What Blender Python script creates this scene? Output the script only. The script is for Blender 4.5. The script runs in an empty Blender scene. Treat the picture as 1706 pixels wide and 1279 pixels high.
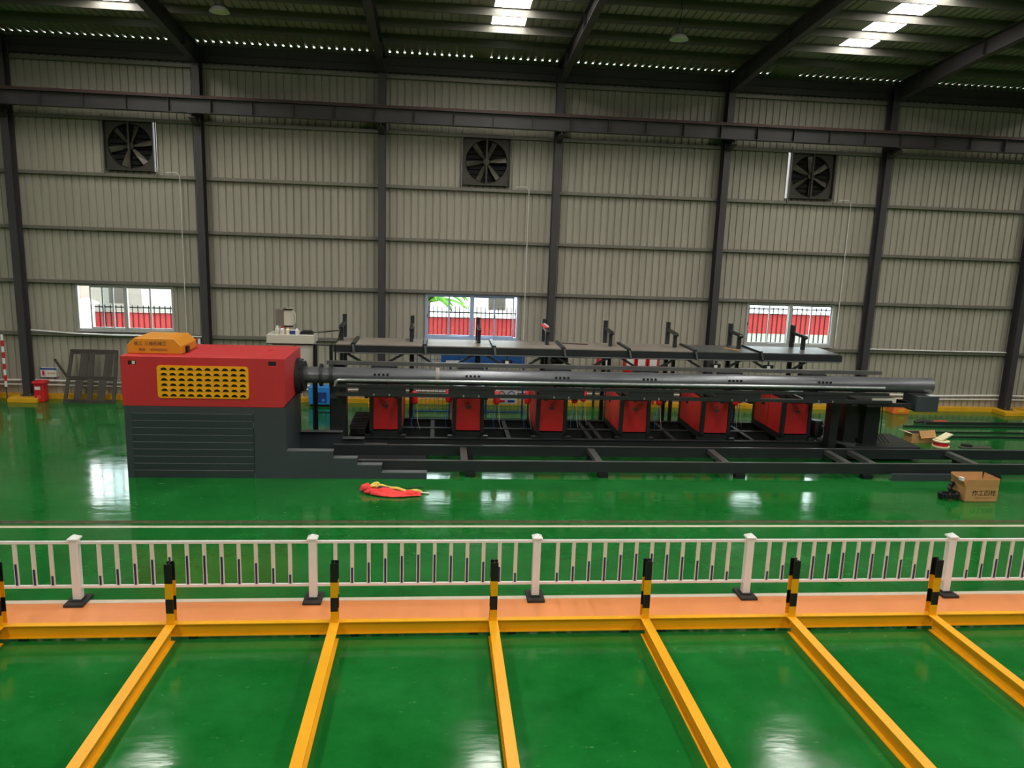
import bpy, math, random
from mathutils import Vector, Matrix
random.seed(7)
scene = bpy.context.scene
COL = scene.collection

# ------------------------------------------------------------------ camera
PITCH, YAW, ROLL, CAM_H, FPX = 0.187828, 0.0987553, 0.0352693, 6.0783, 1290.01
fwd = Vector((math.sin(YAW)*math.cos(PITCH), math.cos(YAW)*math.cos(PITCH), -math.sin(PITCH)))
rt0 = Vector((math.cos(YAW), -math.sin(YAW), 0.0)); up0 = rt0.cross(fwd)
rt = math.cos(ROLL)*rt0 + math.sin(ROLL)*up0
up = -math.sin(ROLL)*rt0 + math.cos(ROLL)*up0
cam_data = bpy.data.cameras.new('camera')
cam_data.sensor_fit = 'HORIZONTAL'; cam_data.sensor_width = 36.0
cam_data.lens = FPX/1706.0*36.0; cam_data.clip_end = 400
cam = bpy.data.objects.new('camera', cam_data); COL.objects.link(cam)
mw = Matrix.Identity(4)
for i in range(3):
    mw[i][0], mw[i][1], mw[i][2] = rt[i], up[i], -fwd[i]
mw[0][3], mw[1][3], mw[2][3] = 0, 0, CAM_H
cam.matrix_world = mw
scene.camera = cam

# ------------------------------------------------------------------ world, exposure
SKY_STRENGTH, SKYLIGHT_STRENGTH, EXPOSURE = 8.0, 20.0, 0.04
world = bpy.data.worlds.new('overcast_sky'); scene.world = world
world.use_nodes = True
wn = world.node_tree.nodes; wl = world.node_tree.links
bg = wn['Background']; bg.inputs['Color'].default_value = (0.93, 0.97, 1.0, 1)
bg.inputs['Strength'].default_value = SKY_STRENGTH
vs = scene.view_settings
vs.view_transform = 'Standard'; vs.look = 'None'; vs.gamma = 1.0
vs.exposure = EXPOSURE; vs.use_curve_mapping = False
scene.cycles.use_denoising = True
scene.cycles.max_bounces = 8; scene.cycles.diffuse_bounces = 5
scene.cycles.sample_clamp_indirect = 6.0
scene.cycles.caustics_reflective = False; scene.cycles.caustics_refractive = False

# ------------------------------------------------------------------ materials
def lin(c):
    return tuple(((v/255)/12.92 if v/255 <= 0.04045 else ((v/255+0.055)/1.055)**2.4) for v in c)
MATS = {}
def mat(name, rgb, rough=0.5, metal=0.0, var=0.12, scale=3.0, bump=0.0, bscale=40.0, coat=0.0, stretch=(1,1,1), spec=0.5):
    m = bpy.data.materials.new(name); m.use_nodes = True
    nt = m.node_tree; b = nt.nodes['Principled BSDF']
    c = lin(rgb)
    b.inputs['Roughness'].default_value = rough
    b.inputs['Metallic'].default_value = metal
    b.inputs['Specular IOR Level'].default_value = spec
    b.inputs['Coat Weight'].default_value = coat
    tc = nt.nodes.new('ShaderNodeTexCoord'); mp = nt.nodes.new('ShaderNodeMapping')
    mp.inputs['Scale'].default_value = stretch
    nt.links.new(tc.outputs['Object'], mp.inputs['Vector'])
    n = nt.nodes.new('ShaderNodeTexNoise'); n.inputs['Scale'].default_value = scale
    n.inputs['Detail'].default_value = 5; n.inputs['Roughness'].default_value = 0.6
    nt.links.new(mp.outputs['Vector'], n.inputs['Vector'])
    r = nt.nodes.new('ShaderNodeValToRGB')
    r.color_ramp.elements[0].position = 0.3; r.color_ramp.elements[1].position = 0.7
    r.color_ramp.elements[0].color = (*[v*(1-var) for v in c], 1)
    r.color_ramp.elements[1].color = (*[min(1, v*(1+var)) for v in c], 1)
    nt.links.new(n.outputs['Fac'], r.inputs['Fac'])
    nt.links.new(r.outputs['Color'], b.inputs['Base Color'])
    if bump:
        n2 = nt.nodes.new('ShaderNodeTexNoise'); n2.inputs['Scale'].default_value = bscale
        nt.links.new(mp.outputs['Vector'], n2.inputs['Vector'])
        bp = nt.nodes.new('ShaderNodeBump'); bp.inputs['Strength'].default_value = bump
        bp.inputs['Distance'].default_value = 0.01
        nt.links.new(n2.outputs['Fac'], bp.inputs['Height'])
        nt.links.new(bp.outputs['Normal'], b.inputs['Normal'])
    MATS[name] = m
    return m
def emat(name, rgb, strength):
    m = bpy.data.materials.new(name); m.use_nodes = True
    b = m.node_tree.nodes['Principled BSDF']
    b.inputs['Base Color'].default_value = (0.8, 0.8, 0.8, 1)
    b.inputs['Emission Color'].default_value = (*lin(rgb), 1)
    b.inputs['Emission Strength'].default_value = strength
    MATS[name] = m
    return m
def glassmat(name, tint=(0.9, 0.95, 0.95), refl=0.06):
    m = bpy.data.materials.new(name); m.use_nodes = True
    nt = m.node_tree; nt.nodes.clear()
    o = nt.nodes.new('ShaderNodeOutputMaterial'); t = nt.nodes.new('ShaderNodeBsdfTransparent')
    g = nt.nodes.new('ShaderNodeBsdfGlossy'); x = nt.nodes.new('ShaderNodeMixShader')
    t.inputs['Color'].default_value = (*tint, 1); g.inputs['Roughness'].default_value = 0.03
    x.inputs['Fac'].default_value = refl
    nt.links.new(t.outputs[0], x.inputs[1]); nt.links.new(g.outputs[0], x.inputs[2])
    nt.links.new(x.outputs[0], o.inputs['Surface'])
    MATS[name] = m
    return m

M_sheet = mat('painted_wall_sheet', (166, 160, 145), 0.55, 0, 0.07, 0.9, stretch=(1, 1, 0.25))
M_roof = mat('painted_roof_sheet', (156, 148, 140), 0.55, 0, 0.06, 0.9)
M_girt = mat('galvanised_girt', (122, 117, 108), 0.42, 0.2, 0.1, 2.0)
M_steel = mat('dark_grey_painted_steel', (62, 58, 60), 0.5, 0, 0.12, 1.5)
M_rail = mat('rusty_crane_rail', (80, 54, 49), 0.6, 0.2, 0.2, 4)
M_yell = mat('yellow_paint', (236, 166, 14), 0.4, 0, 0.05, 2.0, bump=0.02, bscale=30)
M_black = mat('black_paint', (18, 19, 22), 0.45, 0, 0.15, 3)
M_white = mat('white_plastic', (228, 226, 224), 0.35, 0, 0.03, 2)
M_cream = mat('picket_white', (216, 214, 205), 0.4, 0, 0.03, 2)
M_blue = mat('navy_reflective_strip', (26, 40, 96), 0.4, 0, 0.1, 5)
M_rubber = mat('black_rubber', (44, 42, 40), 0.8, 0, 0.2, 8, bump=0.15, bscale=60)
M_orange = mat('orange_floor_paint', (226, 142, 86), 0.35, 0, 0.05, 1.2)
M_wline = mat('white_floor_paint', (208, 194, 174), 0.4, 0, 0.06, 3)
M_kerb = mat('yellow_kerb_paint', (222, 164, 30), 0.5, 0, 0.1, 2)
M_red = mat('red_machine_paint', (188, 44, 47), 0.5, 0, 0.06, 1.0)
M_dgrey = mat('charcoal_machine_paint', (58, 64, 69), 0.42, 0, 0.1, 0.7)
M_dsteel = mat('dark_frame_steel', (40, 44, 46), 0.38, 0.1, 0.15, 1.5)
M_pipe = mat('black_mill_steel_pipe', (104, 106, 110), 0.3, 0.45, 0.22, 2.5, stretch=(0.4, 2, 2))
M_bright = mat('bright_steel_tube', (170, 172, 174), 0.28, 0.7, 0.1, 3)
M_plate = mat('table_plate_steel', (140, 130, 120), 0.45, 0.15, 0.25, 1.2)
M_plate2 = mat('table_plate_steel_darker', (90, 90, 88), 0.42, 0.15, 0.25, 1.5)
M_redp = mat('red_panel_paint', (206, 42, 44), 0.4, 0, 0.05, 1.5)  # lighter than the machine red, offsets the shade under pipe and table
M_purl = mat('dark_purlin_steel', (104, 101, 94), 0.5, 0.2, 0.1, 2)
M_lip = mat('grey_step_edge', (104, 107, 108), 0.45, 0.1, 0.08, 2)
M_base = mat('matt_base_steel', (34, 36, 38), 0.62, 0, 0.15, 2)
M_hood = mat('amber_hood_paint', (212, 138, 32), 0.45, 0, 0.06, 2)
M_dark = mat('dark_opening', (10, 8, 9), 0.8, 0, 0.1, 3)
M_alu = mat('window_aluminium', (182, 182, 180), 0.4, 0.2, 0.05, 3)
M_alub = mat('blue_grey_window_frame', (168, 184, 210), 0.4, 0.1, 0.05, 3)
M_glass = glassmat('window_glass')
M_fan = mat('fan_housing_zinc', (66, 62, 55), 0.5, 0.3, 0.2, 3)
M_blade = mat('fan_blade_metal', (112, 106, 96), 0.4, 0.4, 0.12, 3)
M_card = mat('corrugated_cardboard', (190, 140, 88), 0.75, 0, 0.08, 4)
M_cable = mat('black_cable_plastic', (20, 21, 23), 0.5, 0, 0.15, 10)
M_cab = mat('cream_cabinet_paint', (204, 202, 186), 0.4, 0, 0.04, 2)
M_bluep = mat('blue_paint', (48, 142, 228), 0.45, 0, 0.08, 2)
M_bluef = mat('blue_fence_paint', (38, 62, 140), 0.5, 0, 0.1, 3)
M_sky = mat('banner_blue', (30, 86, 150), 0.6, 0, 0.12, 2)
M_bin = mat('red_plastic', (206, 32, 42), 0.45, 0, 0.05, 2)
M_cone = mat('orange_plastic', (240, 120, 56), 0.5, 0, 0.05, 2)
M_vest = mat('coral_red_cloth', (236, 70, 68), 0.9, 0, 0.12, 8)
M_vesty = mat('yellow_tape_cloth', (236, 206, 100), 0.8, 0, 0.12, 8)
M_brown = mat('rusty_brown_steel', (72, 66, 60), 0.7, 0.1, 0.2, 3)
M_paper = mat('pale_paper', (238, 226, 186), 0.8, 0, 0.06, 5)
M_outred = mat('red_boundary_wall', (214, 68, 72), 0.8, 0, 0.05, 1)
M_outwhite = mat('white_render', (226, 226, 222), 0.85, 0, 0.03, 1)
M_ground = mat('pale_concrete_yard', (196, 194, 186), 0.9, 0, 0.06, 0.5)
M_leaf = mat('palm_leaf_green', (84, 150, 40), 0.7, 0, 0.25, 2)
M_trunk = mat('palm_trunk', (110, 92, 70), 0.9, 0, 0.2, 4)
M_groove = mat('dirty_concrete_groove', (74, 62, 44), 0.9, 0, 0.45, 6)
M_skyl = emat('daylit_roof_sheet', (255, 252, 244), SKYLIGHT_STRENGTH)

def floor_material():
    m = bpy.data.materials.new('green_epoxy_floor'); m.use_nodes = True
    nt = m.node_tree; b = nt.nodes['Principled BSDF']; L = nt.links
    tc = nt.nodes.new('ShaderNodeTexCoord')
    n1 = nt.nodes.new('ShaderNodeTexNoise'); n1.inputs['Scale'].default_value = 0.7; n1.inputs['Detail'].default_value = 12
    n1.inputs['Roughness'].default_value = 0.72
    L.new(tc.outputs['Object'], n1.inputs['Vector'])
    r = nt.nodes.new('ShaderNodeValToRGB')
    r.color_ramp.elements[0].position = 0.3; r.color_ramp.elements[1].position = 0.75
    r.color_ramp.elements[0].color = (*lin((11, 88, 29)), 1); r.color_ramp.elements[1].color = (*lin((30, 116, 48)), 1)
    L.new(n1.outputs['Fac'], r.inputs['Fac'])
    # scuffs: short pale scratches
    mp = nt.nodes.new('ShaderNodeMapping'); mp.inputs['Scale'].default_value = (1.1, 3.2, 1); mp.inputs['Rotation'].default_value = (0, 0, 0.35)
    L.new(tc.outputs['Object'], mp.inputs['Vector'])
    n2 = nt.nodes.new('ShaderNodeTexNoise'); n2.inputs['Scale'].default_value = 5.0; n2.inputs['Detail'].default_value = 9
    n2.inputs['Roughness'].default_value = 0.72; n2.inputs['Distortion'].default_value = 0.6
    L.new(mp.outputs['Vector'], n2.inputs['Vector'])
    r2 = nt.nodes.new('ShaderNodeValToRGB'); r2.color_ramp.elements[0].position = 0.64; r2.color_ramp.elements[1].position = 0.72
    L.new(n2.outputs['Fac'], r2.inputs['Fac'])
    mx = nt.nodes.new('ShaderNodeMixRGB'); mx.inputs['Color2'].default_value = (*lin((120, 170, 110)), 1)
    L.new(r2.outputs['Color'], mx.inputs['Fac']); L.new(r.outputs['Color'], mx.inputs['Color1'])
    L.new(mx.outputs['Color'], b.inputs['Base Color'])
    # gloss with wear
    n3 = nt.nodes.new('ShaderNodeTexNoise'); n3.inputs['Scale'].default_value = 1.6; n3.inputs['Detail'].default_value = 6
    L.new(tc.outputs['Object'], n3.inputs['Vector'])
    mr = nt.nodes.new('ShaderNodeMapRange'); mr.inputs['From Min'].default_value = 0.3; mr.inputs['From Max'].default_value = 0.75
    mr.inputs['To Min'].default_value = 0.06; mr.inputs['To Max'].default_value = 0.17
    L.new(n3.outputs['Fac'], mr.inputs['Value']); L.new(mr.outputs['Result'], b.inputs['Roughness'])
    b.inputs['Specular IOR Level'].default_value = 0.42
    mp2 = nt.nodes.new('ShaderNodeMapping'); mp2.inputs['Scale'].default_value = (0.5, 1.6, 1)
    L.new(tc.outputs['Object'], mp2.inputs['Vector'])
    n4 = nt.nodes.new('ShaderNodeTexNoise'); n4.inputs['Scale'].default_value = 2.2; n4.inputs['Detail'].default_value = 3
    L.new(mp2.outputs['Vector'], n4.inputs['Vector'])
    bp = nt.nodes.new('ShaderNodeBump'); bp.inputs['Strength'].default_value = 0.25; bp.inputs['Distance'].default_value = 0.012
    L.new(n4.outputs['Fac'], bp.inputs['Height']); L.new(bp.outputs['Normal'], b.inputs['Normal'])
    return m
M_floor = floor_material()

# ------------------------------------------------------------------ mesh helpers
OFF = {}          # world offset of each object
class MB:
    def __init__(s): s.v = []; s.f = []
    def quad(s, a, b, c, d):
        n = len(s.v); s.v += [tuple(a), tuple(b), tuple(c), tuple(d)]; s.f.append((n, n+1, n+2, n+3)); return s
    def box(s, x0, x1, y0, y1, z0, z1):
        n = len(s.v)
        s.v += [(x0,y0,z0),(x1,y0,z0),(x1,y1,z0),(x0,y1,z0),(x0,y0,z1),(x1,y0,z1),(x1,y1,z1),(x0,y1,z1)]
        s.f += [tuple(n+i for i in q) for q in ((0,3,2,1),(4,5,6,7),(0,1,5,4),(1,2,6,5),(2,3,7,6),(3,0,4,7))]
        return s
    def bar(s, p, q, w, h=None, ref=(0,0,1)):
        h = h or w; p = Vector(p); q = Vector(q); d = (q-p).normalized(); r = Vector(ref)
        if abs(d.dot(r)) > 0.97: r = Vector((1,0,0))
        a = d.cross(r).normalized()*w/2; b = a.cross(d).normalized()*h/2
        n = len(s.v)
        for e in (p, q):
            for i, j in ((-1,-1),(1,-1),(1,1),(-1,1)): s.v.append(tuple(e+a*i+b*j))
        s.f += [tuple(n+i for i in t) for t in ((0,1,2,3),(7,6,5,4),(0,4,5,1),(1,5,6,2),(2,6,7,3),(3,7,4,0))]
        return s
    def tube(s, path, r, k=8, cap=True):
        path = [Vector(p) for p in path]; n0 = len(s.v); m = len(path)
        rs = r if isinstance(r, (list, tuple)) else [r]*m
        prev = None
        for i, p in enumerate(path):
            d = (path[min(i+1, m-1)]-path[max(i-1, 0)]).normalized()
            if prev is None:
                a = d.cross(Vector((0,0,1)) if abs(d.z) < 0.9 else Vector((1,0,0))).normalized()
            else:
                a = (prev-d*prev.dot(d)).normalized()
            prev = a; b = d.cross(a)
            for j in range(k):
                t = 2*math.pi*j/k; s.v.append(tuple(p+(a*math.cos(t)+b*math.sin(t))*rs[i]))
        for i in range(m-1):
            for j in range(k):
                s.f.append((n0+i*k+j, n0+i*k+(j+1)%k, n0+(i+1)*k+(j+1)%k, n0+(i+1)*k+j))
        if cap:
            s.f.append(tuple(n0+j for j in range(k))[::-1]); s.f.append(tuple(n0+(m-1)*k+j for j in range(k)))
        return s
    def prism(s, poly, axis, a0, a1):
        # poly in the two remaining axes (in x,y,z order), extruded along axis
        n = len(s.v); k = len(poly)
        for a in (a0, a1):
            for (u, w) in poly:
                s.v.append((a,u,w) if axis == 'x' else (u,a,w) if axis == 'y' else (u,w,a))
        s.f.append(tuple(range(n, n+k))); s.f.append(tuple(range(n+2*k-1, n+k-1, -1)))
        for i in range(k): s.f.append((n+i, n+(i+1)%k, n+k+(i+1)%k, n+k+i))
        return s
    def lathe(s, prof, c, k=16, axis='z'):
        n = len(s.v); m = len(prof); c = Vector(c)
        for (r, h) in prof:
            for j in range(k):
                t = 2*math.pi*j/k; x, y = r*math.cos(t), r*math.sin(t)
                d = Vector((x,y,h)) if axis == 'z' else Vector((h,x,y)) if axis == 'x' else Vector((x,h,y))
                s.v.append(tuple(c+d))
        for i in range(m-1):
            for j in range(k): s.f.append((n+i*k+j, n+i*k+(j+1)%k, n+(i+1)*k+(j+1)%k, n+(i+1)*k+j))
        s.f.append(tuple(n+j for j in range(k))); s.f.append(tuple(n+(m-1)*k+j for j in range(k)))
        return s
    def build(s, name, m, parent=None, smooth=False, bevel=0.0, solid=0.0):
        off = OFF.get(parent.name, Vector((0,0,0))) if parent else Vector((0,0,0))
        me = bpy.data.meshes.new(name)
        me.from_pydata([tuple(Vector(v)-off) for v in s.v], [], s.f)
        me.materials.append(m); me.update()
        import bmesh
        bm = bmesh.new(); bm.from_mesh(me); bmesh.ops.recalc_face_normals(bm, faces=bm.faces); bm.to_mesh(me); bm.free()
        if smooth:
            for p in me.polygons: p.use_smooth = True
            try: me.set_sharp_from_angle(angle=math.radians(40))
            except Exception: pass
        o = bpy.data.objects.new(name, me); COL.objects.link(o)
        if parent: o.parent = parent
        OFF[o.name] = off
        if bevel:
            b = o.modifiers.new('edge', 'BEVEL'); b.width = bevel; b.segments = 2; b.limit_method = 'ANGLE'
        if solid:
            b = o.modifiers.new('thickness', 'SOLIDIFY'); b.thickness = solid; b.offset = 0
        return o
def tag(o, label=None, cat=None, group=None, kind=None):
    if label: o['label'] = label
    if cat: o['category'] = cat
    if group: o['group'] = group
    if kind: o['kind'] = kind
    return o
def thing(name, label, cat, loc=(0,0,0), group=None, kind=None):
    o = bpy.data.objects.new(name, None); COL.objects.link(o)
    o.empty_display_size = 0.1; o.location = loc; OFF[o.name] = Vector(loc)
    return tag(o, label, cat, group, kind)
def copy_tree(o, parent=None):
    c = o.copy(); COL.objects.link(c)
    if parent: c.parent = parent
    for ch in o.children: copy_tree(ch, c)
    return c
def place(o, loc, label=None):
    o.location = loc
    if label: o['label'] = label
    return o
def text_mesh(name, body, size, m, parent, origin, xdir=(1,0,0), ydir=(0,0,1), depth=0.004, align='CENTER'):
    cu = bpy.data.curves.new(name, 'FONT'); cu.body = body; cu.size = size; cu.extrude = depth
    cu.align_x = align; cu.align_y = 'CENTER'; cu.resolution_u = 2
    t = bpy.data.objects.new(name, cu); COL.objects.link(t)
    dg = bpy.context.evaluated_depsgraph_get()
    me = bpy.data.meshes.new_from_object(t.evaluated_get(dg)); bpy.data.objects.remove(t); bpy.data.curves.remove(cu)
    x = Vector(xdir).normalized(); y = Vector(ydir).normalized(); z = x.cross(y)
    off = OFF[parent.name] if parent else Vector((0,0,0)); org = Vector(origin)-off
    for v in me.vertices: v.co = org + x*v.co.x + y*v.co.y + z*v.co.z
    me.materials.clear(); me.materials.append(m); me.name = name
    o = bpy.data.objects.new(name, me); COL.objects.link(o); OFF[o.name] = off
    if parent: o.parent = parent
    return o
def ibeam(mb, axis, a0, a1, c, z0, z1, w, tf=0.014, tw=0.01):
    # I section running along axis 'x' or 'y', centred at c in the other horizontal axis
    for (lo, hi, hw) in ((z0, z0+tf, w/2), (z1-tf, z1, w/2), (z0+tf, z1-tf, tw/2)):
        if axis == 'x': mb.box(a0, a1, c-hw, c+hw, lo, hi)
        else: mb.box(c-hw, c+hw, a0, a1, lo, hi)
    return mb
ORD = ['first','second','third','fourth','fifth','sixth','seventh','eighth','ninth','tenth','eleventh','twelfth']

# ------------------------------------------------------------------ hall dimensions
X0, BAY = -13.966, 6.0                  # first visible column, bay length
XL, XR = X0-12.0, X0+48.0               # end walls
YW = 27.95                              # back wall sheets
YF = -16.0                              # front wall behind the camera
RIDGE_Y = 6.0
SL = 0.10                               # roof slope
def roof_z(y): return 12.03 + SL*(YW-y) if y >= RIDGE_Y else 12.03 + SL*(YW-RIDGE_Y) - SL*(RIDGE_Y-y)
GIRTS = [11.28, 9.5, 7.70, 5.91, 4.11, 2.31]
WINS = [(-12.35, -9.12), (-0.45, 2.90), (11.45, 14.85)]
FANS = [(-11.10, -9.46), (0.772, 2.418), (12.52, 14.22)]
WZ0, WZ1 = 2.40, 3.98
FZ0, FZ1 = 7.80, 9.40

# floor
fl = tag(MB().box(XL, XR, YF, YW, -0.2, 0.0).build('floor', M_floor), 'glossy green epoxy floor of the factory hall', 'floor', kind='structure')
tag(MB().box(XL, XR, 11.27, 12.24, 0.0, 0.004).build('trim_1', M_orange), 'orange painted walkway strip between fence and yellow beams', 'floor marking', kind='structure')
tag(MB().box(XL, XR, 12.245, 12.36, 0.0, 0.004).build('trim_2', M_wline), 'white line along the far edge of the orange strip', 'floor marking', kind='structure')
tag(MB().box(XL, XR, 11.18, 11.265, 0.0, 0.004).build('trim_3', M_wline), 'thin white line between the orange strip and yellow cross beam', 'floor marking', kind='structure')
tag(MB().box(XL, XR, 15.55, 15.66, 0.0, 0.004).build('trim_4', M_wline), 'long white line on the green floor beyond the fence', 'floor marking', kind='structure')
tag(MB().box(XL, XR, 15.80, 15.94, 0.0, 0.003).build('trim_5', M_groove), 'dark dirty floor joint beside the long white line', 'floor joint', kind='structure')

# back wall: corrugated sheets, each 1 m wide with four grooves, cut for windows and fans
wall = thing('wall_back', 'pale grey corrugated sheet wall with girts', 'wall', (0, YW, 0), kind='structure')
OPEN = [(a, b, WZ0, WZ1) for a, b in WINS] + [(a, b, FZ0, FZ1) for a, b in FANS]
def sheet_strips(x0, n=4, p=0.25, g=0.04, d=0.045):
    out = []
    for i in range(n):
        a = x0+i*p
        out += [((a, 0), (a+p-g-0.012*2, 0)), ((a+p-g-0.024, 0), (a+p-g-0.012, d)), ((a+p-g-0.012, d), (a+p-0.012, d)), ((a+p-0.012, d), (a+p, 0))]
    return out
def wall_sheet(xa):
    mb = MB()
    for (p, q) in sheet_strips(xa):
        cuts = sorted({p[0], q[0]} | {c for o in OPEN for c in o[:2] if p[0] < c < q[0]})
        for u, v in zip(cuts[:-1], cuts[1:]):
            f = lambda x: YW + p[1]+(q[1]-p[1])*(x-p[0])/max(q[0]-p[0], 1e-6)
            mid = (u+v)/2
            holes = sorted((o[2], o[3]) for o in OPEN if o[0] < mid < o[1])
            z = 0.0
            for h0, h1 in holes + [(12.03, 12.03)]:
                if h0 > z: mb.quad((u, f(u), z), (v, f(v), z), (v, f(v), h0), (u, f(u), h0))
                z = h1
    return mb
plain = None
n_sheets = int(round(XR-XL))
for i in range(n_sheets):
    xa = XL+i
    if any(o[0] < xa+1 and o[1] > xa for o in OPEN):
        wall_sheet(xa).build('wall_sheet', M_sheet, wall)
    elif plain is None:
        plain = wall_sheet(xa).build('wall_sheet', M_sheet, wall); plain_x = xa
    else:
        c = plain.copy(); COL.objects.link(c); c.location = (xa-plain_x, 0, 0)
for zg in GIRTS:
    for i in range(-2, 8):
        a, b = X0+6*i, X0+6*i+6
        segs = [(a, b)]
        for (o0, o1) in (WINS if zg in (4.11, 2.31) else []):
            pass
        mb = MB()
        for (s0, s1) in segs:
            mb.box(s0, s1, YW-0.16, YW, zg-0.012, zg)                 # top flange
            mb.box(s0, s1, YW-0.165, YW-0.155, zg-0.10, zg)           # web face
            mb.box(s0, s1, YW-0.16, YW, zg-0.11, zg-0.098)
        mb.build('girt', M_girt, wall)
eb = thing('trim_6', 'dark steel eave beam along the top of the wall', 'eave beam', (0, 27.7, 11.36), kind='structure')
for i in range(-2, 8):
    mb = MB(); ibeam(mb, 'x', X0+6*i+0.006, X0+6*i+5.994, 27.83, 11.36, 11.86, 0.12, 0.014, 0.012)
    mb.box(X0+6*i+0.006, X0+6*i+5.994, 27.77, 27.835, 11.58, 11.60)
    mb.build('eave_beam_length', M_steel, eb)
# other walls (outside the view), made dark to cut bounced light
tag(MB().box(XL-0.1, XL, YF, YW, 0, 14.3).build('wall_left', M_steel), 'plain sheet end wall on the left', 'wall', kind='structure')
tag(MB().box(XR, XR+0.1, YF, YW, 0, 14.3).build('wall_right', M_steel), 'plain sheet end wall on the right', 'wall', kind='structure')
mb = MB().box(XL, XR, YF-0.1, YF, 0, 12.2)
tag(mb.build('wall_front', M_steel), 'plain dark sheet wall opposite', 'wall', kind='structure')

# yellow kerb along the wall with a plinth at each column
kb = tag(MB().box(XL, XR, 27.66, YW-0.001, 0.0, 0.15).build('baseboard_back', M_kerb), 'low yellow painted kerb along the corrugated wall', 'kerb', kind='structure')
for i in range(-1, 8):
    x = X0+6*i
    MB().box(x-0.42, x+0.52, 26.95, 27.66, 0.0, 0.15).build('column_plinth', M_kerb, kb, bevel=0.01)

# columns, rafters
cp = None
for i in range(-2, 9):
    x = X0+6*i
    vis = 0 <= i <= 6
    lab = ('dark grey steel wall column, %s from the left' % ORD[i]) if vis else 'dark grey steel wall column beyond the edge of the picture'
    if cp is None:
        cp = thing('steel_column', lab, 'column', (x, 27.55, 0), kind='structure')
        MB().box(x-0.12, x+0.12, 27.40, 27.414, 0.15, 11.7).build('front_flange', M_steel, cp)
        MB().box(x-0.12, x+0.12, 27.766, 27.78, 0.15, 11.7).build('rear_flange', M_steel, cp)
        MB().box(x-0.006, x+0.006, 27.414, 27.766, 0.15, 11.7).build('web', M_steel, cp)
        mb = MB().prism([(27.4, 9.30), (27.4, 9.62), (26.78, 9.62), (26.78, 9.50)], 'x', x-0.01, x+0.01)
        mb.box(x-0.13, x+0.13, 26.76, 27.4, 9.60, 9.62); mb.bar((x, 27.4, 9.285), (x, 26.78, 9.49), 0.2, 0.014)
        mb.build('crane_bracket', M_steel, cp)
        MB().box(x-0.18, x+0.18, 27.3, 27.66, 0.15, 0.17).build('base_plate', M_steel, cp)
        for dx, dy in ((-0.14, 27.34), (0.14, 27.34)):
            MB().lathe([(0.018, 0), (0.018, 0.07)], (x+dx, dy, 0.17), 6).build('anchor_bolt', M_girt, cp)
    else:
        c = copy_tree(cp); place(c, (x, 27.55, 0), lab)
rp = None
for i in range(-2, 9):
    x = X0+6*i
    lab = ('dark tapered roof rafter above the %s wall column from the left' % ORD[i]) if 0 <= i <= 6 else 'dark tapered roof rafter beyond the edge of the picture'
    if rp is None:
        rp = thing('roof_rafter', lab, 'rafter', (x, 27.4, 11.6), kind='structure')
        ys = [27.78, 23.0, RIDGE_Y, YF]
        tops = [roof_z(y)-0.24 for y in ys]; bots = [11.20, roof_z(23)-0.72, roof_z(RIDGE_Y)-0.66, roof_z(YF)-0.8]
        w = MB(); tfl = MB(); bfl = MB()
        for k in range(3):
            w.prism([(ys[k], bots[k]), (ys[k], tops[k]), (ys[k+1], tops[k+1]), (ys[k+1], bots[k+1])], 'x', x-0.006, x+0.006)
            tfl.bar((x, ys[k], tops[k]), (x, ys[k+1], tops[k+1]), 0.22, 0.014)
            bfl.bar((x, ys[k], bots[k]), (x, ys[k+1], bots[k+1]), 0.22, 0.014)
        w.build('rafter_web', M_steel, rp); tfl.build('top_flange', M_steel, rp); bfl.build('bottom_flange', M_steel, rp)
        for yy in (26.2, 23.0, 18.0):
            zt = roof_z(yy)-0.25
            MB().box(x-0.1, x+0.1, yy-0.006, yy+0.006, zt-0.42, zt).build('stiffener', M_steel, rp)
    else:
        place(copy_tree(rp), (x, 27.4, 11.6), lab)

# ceiling: ribbed roof sheets on purlins, with translucent daylight sheets
ceil = thing('ceiling', 'dark ribbed sheet roof with purlins and bright skylights', 'roof', (0, YW, 12.03), kind='structure')
SKYL = [(-9.97, 24.9), (1.46, 24.9), (12.42, 24.9), (23.4, 24.9), (-21.0, 24.9)]
def roof_sheet(xa, y0, y1, width=1.0):
    mb = MB()
    n = int(round(width/0.25))
    for (p, q) in sheet_strips(xa, n, 0.25, 0.045, 0.042):
        mb.quad((p[0], y0, roof_z(y0)+p[1]), (q[0], y0, roof_z(y0)+q[1]), (q[0], y1, roof_z(y1)+q[1]), (p[0], y1, roof_z(y1)+p[1]))
    return mb
# cover width is divided between skylights so that sheets meet them exactly
edges = sorted([s[0] for s in SKYL])
segs = []; cur = XL
for e in edges:
    segs.append((cur, e)); cur = e+1.0
segs.append((cur, XR))
rproto = None
for (a, b) in segs:
    x = a
    while x < b-1e-6:
        wdt = min(1.0, b-x)
        if wdt > 0.999:
            if rproto is None:
                rproto = roof_sheet(x, 28.0, RIDGE_Y).build('roof_sheet', M_roof, ceil); rpx = x
            else:
                c = rproto.copy(); COL.objects.link(c); c.location = (x-rpx, 0, 0)
        else:
            mb = MB(); mb.quad((x, 28.0, roof_z(28.0)), (b, 28.0, roof_z(28.0)), (b, RIDGE_Y, roof_z(RIDGE_Y)), (x, RIDGE_Y, roof_z(RIDGE_Y)))
            mb.build('roof_sheet', M_roof, ceil)
        x += wdt
for e in edges:
    roof_sheet(e, 28.0, 24.9).build('roof_sheet', M_roof, ceil)
    sk = roof_sheet(e, 24.9, RIDGE_Y+1.5).build('skylight', M_skyl, ceil)
    sk['label'] = 'glowing translucent skylight sheet'
    roof_sheet(e, RIDGE_Y+1.5, RIDGE_Y).build('roof_sheet', M_roof, ceil)
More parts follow.
